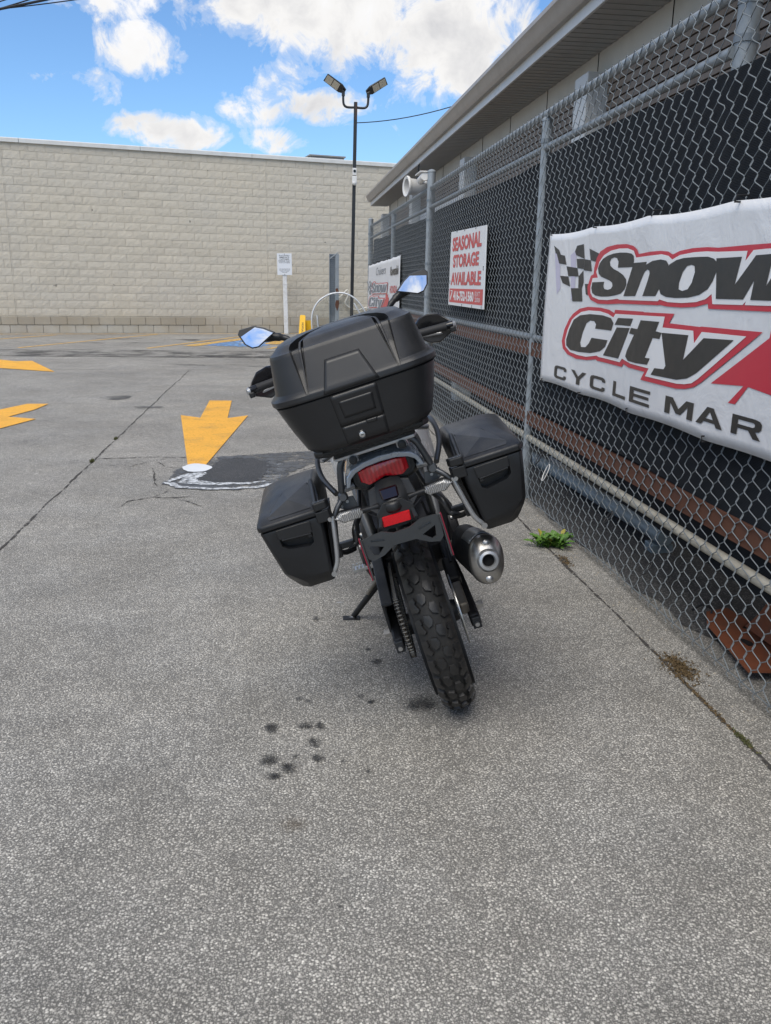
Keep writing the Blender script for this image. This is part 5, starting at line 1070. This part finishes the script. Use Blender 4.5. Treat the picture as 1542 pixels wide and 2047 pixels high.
for s_ in (-1, 1):
    c0 = -.006
    cut(pb, MB().prism([(c0+s_*.054, .742), (c0+s_*.094, .757), (c0+s_*.088, .728), (c0+s_*.076, .724)], lambda x, z, d_: V(x, d_-.10*(.78-z), z), -.48, -.42))
    cut(pb, MB().prism([(c0+s_*.048, .764), (c0+s_*.084, .771), (c0+s_*.084, .764), (c0+s_*.048, .757)], lambda x, z, d_: V(x, d_-.10*(.78-z), z), -.48, -.42))
    MB().prism([(c0+s_*.036, .765), (c0+s_*.045, .775), (c0+s_*.092, .779), (c0+s_*.094, .768), (c0+s_*.086, .756), (c0+s_*.05, .750)], lambda x, z, d_: V(x, d_-.10*(.78-z), z), -.4452, -.443).build('slot_frame', 'grey_tube', pb)
    MB().prism([(-.462, .785), (-.455, .785), (-.446, .668), (-.458, .660), (-.466, .668)], lambda y, z, d_: V(s_*d_-.004, y, z), .1085, .1125).build('side_flange', 'grey_tube', pb, bevel=.001, seg=1); MB().prism([(-.462, .782), (-.440, .782), (-.432, .672), (-.462, .662)], lambda y, z, d_: V(s_*d_-.004, y, z), .1130, .1160).build('flange_backing', 'red_edge', pb)
    MB().tube([(s_*.05-.004, -.445, .79), (s_*.04, -.38, .82)], .006, 8).build('bracket_stay', 'black_metal', bike)
MB().prism([(-.055, .782), (-.055, .82), (-.03, .845), (.024, .845), (.05, .82), (.05, .782), (.02, .772), (-.024, .771)], lambda x, z, d_: V(x, d_-.05*(.85-z), z), -.412, -.406).build('plate_backing', 'black_plastic', bike, bevel=.002)
# indicators
for s_ in (-1, 1):
    hexa = [(.094, .838), (.152, .842), (.172, .829), (.150, .811), (.100, .812), (.088, .824)]
    ts = MB().prism(hexa, lambda x, z, d_: V(s_*x, d_, z+.002), -.352, -.328).build('turn_signal', 'black_plastic', bike, bevel=.004); MB().rings([[V(s_*(.13+(x-.13)*k_), y, .827+(z-.825)*k_) for x, z in hexa] for y, k_ in ((-.3525, .98), (-.364, .94), (-.368, .70))], False, True).build('lens', 'clear_lens', ts, smooth=30)
    MB().tube([(s_*.042, -.350, .826), (s_*.092, -.342, .826)], [.011, .009], 10).build('stalk', 'black_plastic', ts, smooth=50)

# ---- rack, grab handles, pannier frames
q = MB(); outl = [(-.135, -.365), (.135, -.365), (.165, -.33), (.165, -.06), (.10, .02), (-.10, .02), (-.165, -.06), (-.165, -.33)]
q.prism(outl, lambda x, y, d_: V(x-.004, y, d_), 1.002, 1.022); q.build('case_mount', 'black_plastic', bike, bevel=.006)
rk = MB().prism([(-.118, -.335), (.112, -.335), (.118, -.31), (.118, -.05), (-.118, -.05), (-.124, -.31)], lambda x, y, d_: V(x, y, d_), .978, .986).build('luggage_rack', 'silver_tube', bike, bevel=.003)
for x in (-.07, .07): MB().lathe([(0, .012), (.008, .012), (.010, .006), (.010, .0001)], (x, -.336, .970), (0, -1, 0), 14).build('rack_bolt', 'black_metal', rk)
for s_ in (-1, 1):
    MB().box((s_*.07, -.325, .970), (.03, .02, .018)).build('rack_tab', 'silver_tube', rk, bevel=.003)
    gh = MB().tube(smoothpath([(s_*.100, -.32, .975), (s_*.113, -.322, .955), (s_*.130, -.318, .890)], 4), .0098, 14).build('grab_stay', 'grey_tube', bike, smooth=50)
    MB().tube([(s_*.135, -.318, .893), (s_*.095, -.300, .893)], .0105, 14).build('stay_spigot', 'silver_tube', gh, smooth=40); MB().lathe([(-.014, .0001), (-.014, .010), (0, .015), (.014, .010), (.014, .0001)], (s_*.131, -.318, .876), (0, 1, 0), 16).build('stay_knuckle', 'frame_grey', gh, smooth=60)
    MB().tube(smoothpath([(s_*.115, .05, .93), (s_*.165, .03, .965), (s_*.185, -.08, .955), (s_*.182, -.17, .915), (s_*.150, -.26, .875)], 5), .0082, 12).build('grab_handle', 'grey_tube', bike, smooth=60)
    MB().tube([(s_*.118, -.22, .985), (s_*.16, -.12, .955)], .009, 10).build('rack_strut', 'silver_tube', bike, smooth=50)
    pr = MB().tube(smoothpath([(s_*.131, -.318, .874), (s_*.158, -.330, .850), (s_*.172, -.335, .828), (s_*.182, -.330, .790), (s_*.196, -.325, .735), (s_*.205, -.322, .715)], 4), .0078, 10).build('pannier_frame', 'grey_tube', bike, smooth=60)
    MB().tube(smoothpath([(s_*.176, -.352, .840), (s_*.182, -.356, .800), (s_*.200, -.356, .720), (s_*.216, -.354, .690), (s_*.222, -.345, .682)], 5), .0068, 10).build('frame_loop', 'silver_tube', pr, smooth=60)
    MB().tube(smoothpath([(s_*.222, -.345, .682), (s_*.210, -.32, .70), (s_*.200, -.30, .74)], 4), .0068, 10).build('frame_return', 'grey_tube', pr, smooth=60)
    MB().box((s_*.198, -.318, .728), (.030, .045, .030)).build('frame_clamp', 'black_plastic', pr, bevel=.004); MB().tube(smoothpath([(s_*.198, -.31, .725), (s_*.180, -.26, .700), (s_*.155, -.22, .690)], 4), .008, 8).build('frame_arm', 'engine_black', pr, smooth=60)
    MB().lathe([(-.01, .0001), (-.01, .008), (.01, .008), (.01, .0001)], (s_*.222, -.350, .680), (0, 1, 0), 14).build('frame_bolt', 'bolt', pr, smooth=40)
    MB().prism([(.105, .865), (.150, .868), (.158, .845), (.120, .822), (.100, .835)], lambda x, z, d_: V(s_*x, d_, z), -.300, -.294).build('frame_plate', 'frame_grey', bike, bevel=.002)

# ---- panniers
def pannier(s_):
    def ring(z, xi, xo, yr, yf, c, ci=.012):
        return [V(s_*x, y, z) for x, y in ((xi, yr+ci), (xi+ci, yr), (xo-c, yr), (xo, yr+c*1.1), (xo+.018, yf-c), (xo+.018-c, yf), (xi+ci, yf), (xi, yf-ci))]
    body = MB().rings([ring(.656, .228, .322, -.332, .05, .020, .006), ring(.676, .224, .342, -.349, .07, .040, .006), ring(.694, .2215, .350, -.3605, .085, .036, .008), ring(.722, .218, .357, -.3605, .09, .012, .008), ring(.80, .207, .372, -.3600, .095, .010, .008), ring(.8535, .200, .3815, -.3600, .10, .010, .008)]).build('pannier', 'pannier_plastic', bike, bevel=.003)
    def PZ(x, z): return V(s_*x, -.36, z)
    cut(body, MB().prism([(.238, .836), (.336, .843), (.333, .802), (.318, .790), (.258, .780), (.245, .788)], lambda x, z, d_: V(s_*x, d_, z), -.40, -.328))
    body.data.shade_smooth(); body.data.set_sharp_from_angle(angle=R(30))
    MB().prism([(.236, .850), (.338, .852), (.3355, .823), (.240, .816)], lambda x, z, d_: V(s_*x, d_, z), -.3625, -.348).build('handle_flap', 'case_plastic', body, bevel=.003)
    MB().tube([(s_*.246, -.357, .814), (s_*.328, -.357, .820)], .0048, 10).build('handle_bar', 'black_plastic', body, smooth=50)
    MB().box((s_*.250, -.352, .811), (.012, .016, .014)).build('handle_pivot', 'black_plastic', body, bevel=.002)
    MB().rings([ring(.8535, .205, .376, -.354, .09, .018), ring(.8580, .205, .376, -.354, .09, .018)]).build('seam', 'gap_black', body)
    lid = MB().rings([ring(.8575, .198, .3840, -.3635, .102, .012), ring(.8715, .197, .3850, -.3635, .102, .013), ring(.877, .197, .3835, -.3575, .100, .016), ring(.890, .200, .3740, -.300, .080, .020), ring(.907, .206, .3470, -.235, .045, .030), ring(.9190, .216, .314, -.170, -.01, .03)]).build('lid', 'pannier_plastic', body, bevel=.003, smooth=30)
    # smoother panel let into the sloping lid, folded along a diagonal
    def LZ(y):
        T_ = ((-.365, .8740), (-.36, .8750), (-.300, .8900), (-.235, .9070), (-.170, .9190), (0, .9190))
        for (y0, z0), (y1, z1) in zip(T_, T_[1:]):
            if y <= y1: return z0+(z1-z0)*(y-y0)/(y1-y0)
        return .9190
    def LP(x, y, d_): return V(s_*x, y, LZ(y)+d_)
    FO = (.288, -.272)
    ptsA = [(.223, -.344), (.229, -.186), (.246, -.180), FO, (.264, -.344)]; ptsB = [(.264, -.344), FO, (.246, -.180), (.290, -.186), (.303, -.203), (.350, -.325), (.344, -.344)]
    MB().prism([(.2205, -.347), (.2265, -.183), (.246, -.176), (.292, -.182), (.306, -.201), (.353, -.326), (.346, -.347)], LP, -.004, .0006).build('panel_gap', 'gap_black', lid)
    for nm_, pp, mt_ in (('lid_panel', ptsA, 'case_plastic'), ('lid_panel', ptsB, 'case_plastic_light')):
        b_ = MB(); vs_ = [LP(x, y, .0024+(.007 if (x, y) == FO else 0)) for x, y in pp]; b_.add(vs_, [tuple(t_) for t_ in tessellate_polygon([[Vector((x, y, 0)) for x, y in pp]])]); b_.build(nm_, mt_, lid)
    MB().tube([(s_*.209, -.345, .884), (s_*.217, -.18, .919)], .007, 8).build('lid_ridge', 'pannier_plastic', lid, smooth=50)
    lt = MB().rings([[V(s_*x, y, z) for x, y in ((.170, -.352), (.178, -.374), (.214, -.378), (.219, -.352))] for z in (.872, .896)]).build('latch', 'black_plastic', body, bevel=.004); MB().rings([[V(s_*x, y, z) for x, y in ((.172, -.34), (.178, -.368), (.216, -.372), (.220, -.34))] for z in (.835, .868)]).build('latch_base', 'black_plastic', body, bevel=.003)
    MB().lathe([(0, .0065), (.004, .006), (.004, .0001)], (s_*.182, -.368, .838), (0, -1, 0), 12).build('latch_screw', 'bolt', lt)
    for k in range(3): MB().rings([[V(s_*(x+.012*k), y, z) for x, y in ((.186+.02*(.84-z)/.17*1.6, -.345+.012*k), (.192+.02*(.84-z)/.17*1.6, -.352+.012*k), (.192+.02*(.84-z)/.17*1.6, -.10), (.186+.02*(.84-z)/.17*1.6, -.10))] for z in (.675, .835)]).build('side_rib', 'black_plastic', body)
    return body
pannier(-1); pannier(1)

# ---- top case
CX0, PX0, NP = .001, -.008, 300
def se_outline(a, yr, yf, n, N=NP):
    b_ = (yf-yr)/2; yc = (yf+yr)/2; D = []
    for k in range(3600):
        t_ = 2*math.pi*k/3600; c_, s_ = math.cos(t_), math.sin(t_); D.append((a*math.copysign(abs(c_)**(2/n), c_), yc+b_*math.copysign(abs(s_)**(2/n), s_)))
    L = [0]
    for k in range(3600): x, y = D[k]; x2, y2 = D[(k+1) % 3600]; L.append(L[-1]+math.hypot(x2-x, y2-y))
    out = []; j = 0
    for i in range(N):
        s_ = L[-1]*i/N
        while L[j+1] < s_: j += 1
        f = (s_-L[j])/max(1e-9, L[j+1]-L[j]); x, y = D[j]; x2, y2 = D[(j+1) % 3600]; out.append((x+(x2-x)*f, y+(y2-y)*f))
    return out
LID = ((1.1785, .2225, -.4940, -.075, 4.8), (1.182, .2260, -.4945, -.072, 4.8), (1.193, .2265, -.4935, -.072, 4.8), (1.199, .2160, -.4905, -.076, 4.8), (1.206, .2100, -.4880, -.078, 4.8), (1.296, .1950, -.4570, -.09, 5.2), (1.303, .1925, -.4535, -.095, 5.2), (1.306, .1865, -.4440, -.10, 5.0), (1.321, .1680, -.4130, -.12, 4.6), (1.3275, .1450, -.3850, -.15, 4.0), (1.3315, .110, -.34, -.18, 3.0), (1.333, .06, -.29, -.22, 2.6))
LOW = ((1.0285, .136, -.440, -.11, 4.0), (1.031, .150, -.457, -.10, 4.2), (1.037, .166, -.468, -.095, 4.6), (1.048, .1770, -.4745, -.09, 4.8), (1.10, .1965, -.4810, -.085, 4.9), (1.14, .2090, -.4860, -.08, 5.0), (1.1735, .2190, -.4910, -.076, 5.0))
def lerp_ring(tab, z):
    for i in range(len(tab)-1):
        if tab[i][0] <= z <= tab[i+1][0]+1e-9:
            f = (z-tab[i][0])/(tab[i+1][0]-tab[i][0]); return [p_+(q_-p_)*f for p_, q_ in zip(tab[i], tab[i+1])]
    return list(tab[0] if z < tab[0][0] else tab[-1])
def rear_y(tab, x, z):
    _, a, yr, yf, n = lerp_ring(tab, z); return (yf+yr)/2-(yf-yr)/2*max(0, 1-abs(x/a)**n)**(1/n)
def gedges(z):
    f = max(0, min(1.05, (z-1.18)/.145)); xin = .1190-.0280*f; xout = .1235+.0095*min(1, f*1.1); return xin, xout
GP = ((0.0, 0.0), (.05, .9), (.15, .9), (.20, .12), (.34, .12), (.40, 1.0), (.90, 1.0), (1.0, 0.0))
def shell(tab, zs, grv):
    """rings whose points keep to the edges of the two tapering grooves"""
    rings = []
    for z in zs:
        _, a, yr, yf, n = lerp_ring(tab, z); yc = (yr+yf)/2; hb_ = (yf-yr)/2
        xin, xout = gedges(z); xin = min(xin, a*.55); xout = min(xout, a*.75)
        dep = (.021*min(1, max(0, (z-1.192)/.06)))*(1 if z < 1.328 else .3) if grv else 0
        half_ = [(xin*k/14, 0) for k in range(14)]+[(xin+(xout-xin)*f, g_*dep) for f, g_ in GP]+[(xout+(a-xout)*(1-(1-k/26)**4), 0) for k in range(1, 27)]
        def yy(x): return hb_*max(0, 1-min(1, abs(x/a))**n)**(1/n)
        top = max(0.0, min(1.0, (z-1.305)/.02))
        r_ = []
        for x, g_ in half_: r_.append((x+CX0, yc-yy(x)+g_*(1-.7*top), z-g_*top))
        for x, g_ in reversed(half_[:-1]): r_.append((x+CX0, yc+yy(x), z))
        for x, g_ in half_[1:]: r_.append((-x+CX0, yc+yy(x), z))
        for x, g_ in reversed(half_[1:-1]): r_.append((-x+CX0, yc-yy(x)+g_*(1-.7*top), z-g_*top))
        rings.append(r_)
    return rings
zs = sorted(set([t_[0] for t_ in LID]+[1.1785+.0055*k for k in range(28)])); zs = [z for z in zs if z <= 1.333]
tcase = MB().rings(shell(LOW, sorted(set([t_[0] for t_ in LOW]+[1.03+.012*k for k in range(12)])), False)).build('top_case', 'case_plastic', bike, smooth=32)
MB().rings(shell(((1.170, .215, -.4875, -.08, 4.8), (1.182, .215, -.4875, -.08, 4.8)), (1.170, 1.182), False)).build('seam', 'gap_black', tcase)
lid = MB().rings(shell(LID, zs, True)).build('lid', 'case_plastic', tcase, smooth=26)
def conform(name, tab, quad, off, mat, parent, nu=14, nv=8, shrink=0.0, thick=.0016):
    """thin plate following the curved rear face; quad = bl, br, tr, tl in (x, z)"""
    cx_ = sum(p_[0] for p_ in quad)/4; cz_ = sum(p_[1] for p_ in quad)/4; L = []
    for x, z in quad:
        dx, dz = cx_-x, cz_-z; l = math.hypot(dx, dz); L.append((x+dx/l*shrink, z+dz/l*shrink))
    vs = []
    for j in range(nv+1):
        for i in range(nu+1):
            u, v_ = i/nu, j/nv; x = (L[0][0]*(1-u)+L[1][0]*u)*(1-v_)+(L[3][0]*(1-u)+L[2][0]*u)*v_; z = (L[0][1]*(1-u)+L[1][1]*u)*(1-v_)+(L[3][1]*(1-u)+L[2][1]*u)*v_
            vs.append((x+PX0, rear_y(tab, x+PX0-CX0, z)-off, z))
    fs = [(j*(nu+1)+i, j*(nu+1)+i+1, (j+1)*(nu+1)+i+1, (j+1)*(nu+1)+i) for j in range(nv) for i in range(nu)]
    o = MB().add(vs, fs).build(name, mat, parent, smooth=40)
    for p_ in o.data.polygons:
        if p_.normal.y > 0: p_.flip()
    s_ = o.modifiers.new('thick', 'SOLIDIFY'); s_.thickness = thick; s_.offset = -1
    return o
pq = [(-.0735, 1.1805), (.0735, 1.1805), (.0455, 1.262), (-.0455, 1.262)]
conform('panel_gap', LID, pq, .0006, 'gap_black', lid); conform('lid_panel', LID, pq, .0016, 'case_plastic_light', lid, shrink=.0018)
for z0, z1, w0, w1, nm, mt in ((1.0885, 1.1725, .0585, .0620, 'latch_cover', 'case_plastic'), (1.036, 1.0865, .0560, .0585, 'lock_cover', 'case_plastic')):
    qd = [(-w0, z0), (w0, z0), (w1, z1), (-w1, z1)]; conform('cover_gap', LOW, qd, .0006, 'gap_black', tcase); conform(nm, LOW, qd, .0015, mt, tcase, shrink=.0016)
conform('handle_gap', LOW, [(-.042, 1.1085), (.042, 1.1085), (.045, 1.153), (-.045, 1.153)], .0021, 'gap_black', tcase); conform('latch_handle', LOW, [(-.042, 1.1085), (.042, 1.1085), (.045, 1.153), (-.045, 1.153)], .0032, 'case_plastic', tcase, shrink=.0016)
conform('finger_recess', LOW, [(.010, 1.077), (.034, 1.077), (.038, 1.0865), (.006, 1.0865)], .0024, 'case_plastic_light', tcase, 6, 3)
ly = rear_y(LOW, -.015, 1.054)
lk = MB().lathe([(-.004, .0115), (.003, .0115), (.0045, .0098), (.004, .0082), (-.002, .0082)], (-.021, ly, 1.054), (0, -1, 0), 28).build('lock_ring', 'gloss_black', tcase, smooth=40); MB().lathe([(-.002, .0078), (.0035, .0078), (.0040, .0070), (.0040, .0001)], (-.021, ly, 1.054), (0, -1, 0), 24).build('lock', 'steel', tcase, smooth=40); MB().box((-.021, ly-.0042, 1.054), (.0075, .001, .002)).build('keyhole', 'gap_black', lk)
for x in (-.11, .11): MB().box((x, -.37, 1.024), (.06, .10, .012)).build('mount_foot', 'black_plastic', tcase, bevel=.003)

# ---- cables, hoses and small hardware at the back
for k, (pts, r) in enumerate((([(-.02, -.30, .87), (-.05, -.26, .80), (-.06, -.15, .74), (-.05, .05, .72)], .004), ([(.03, -.30, .86), (.055, -.24, .79), (.05, -.10, .73), (.06, .10, .70)], .0035), ([(.09, -.34, .825), (.06, -.345, .80), (.03, -.36, .79)], .0028), ([(-.09, -.34, .825), (-.06, -.345, .80), (-.03, -.36, .79)], .0028), ([(-.13, .30, .55), (-.11, .10, .60), (-.08, -.05, .66), (-.06, -.10, .74)], .0045), ([(.12, .30, .52), (.10, .12, .55), (.09, 0, .62), (.08, -.06, .72)], .0045))):
    MB().tube(smoothpath(pts, 5), r, 6).build('wiring', 'cable', bike, smooth=60)
for s_ in (-1, 1):
    for (x, y, z) in ((.125, -.302, .855), (.145, -.302, .845)): MB().lathe([(0, .005), (.003, .0045), (.003, .0001)], (s_*x, y, z), (0, -1, 0), 10).build('small_bolt', 'bolt', bike)
    for (x, z) in ((.150, .70), (.165, .66)): MB().lathe([(0, .009), (.006, .008), (.006, .0001)], (s_*x, .20, z-.10), (s_, -.3, 0), 10).build('peg_bolt', 'bolt', bike)
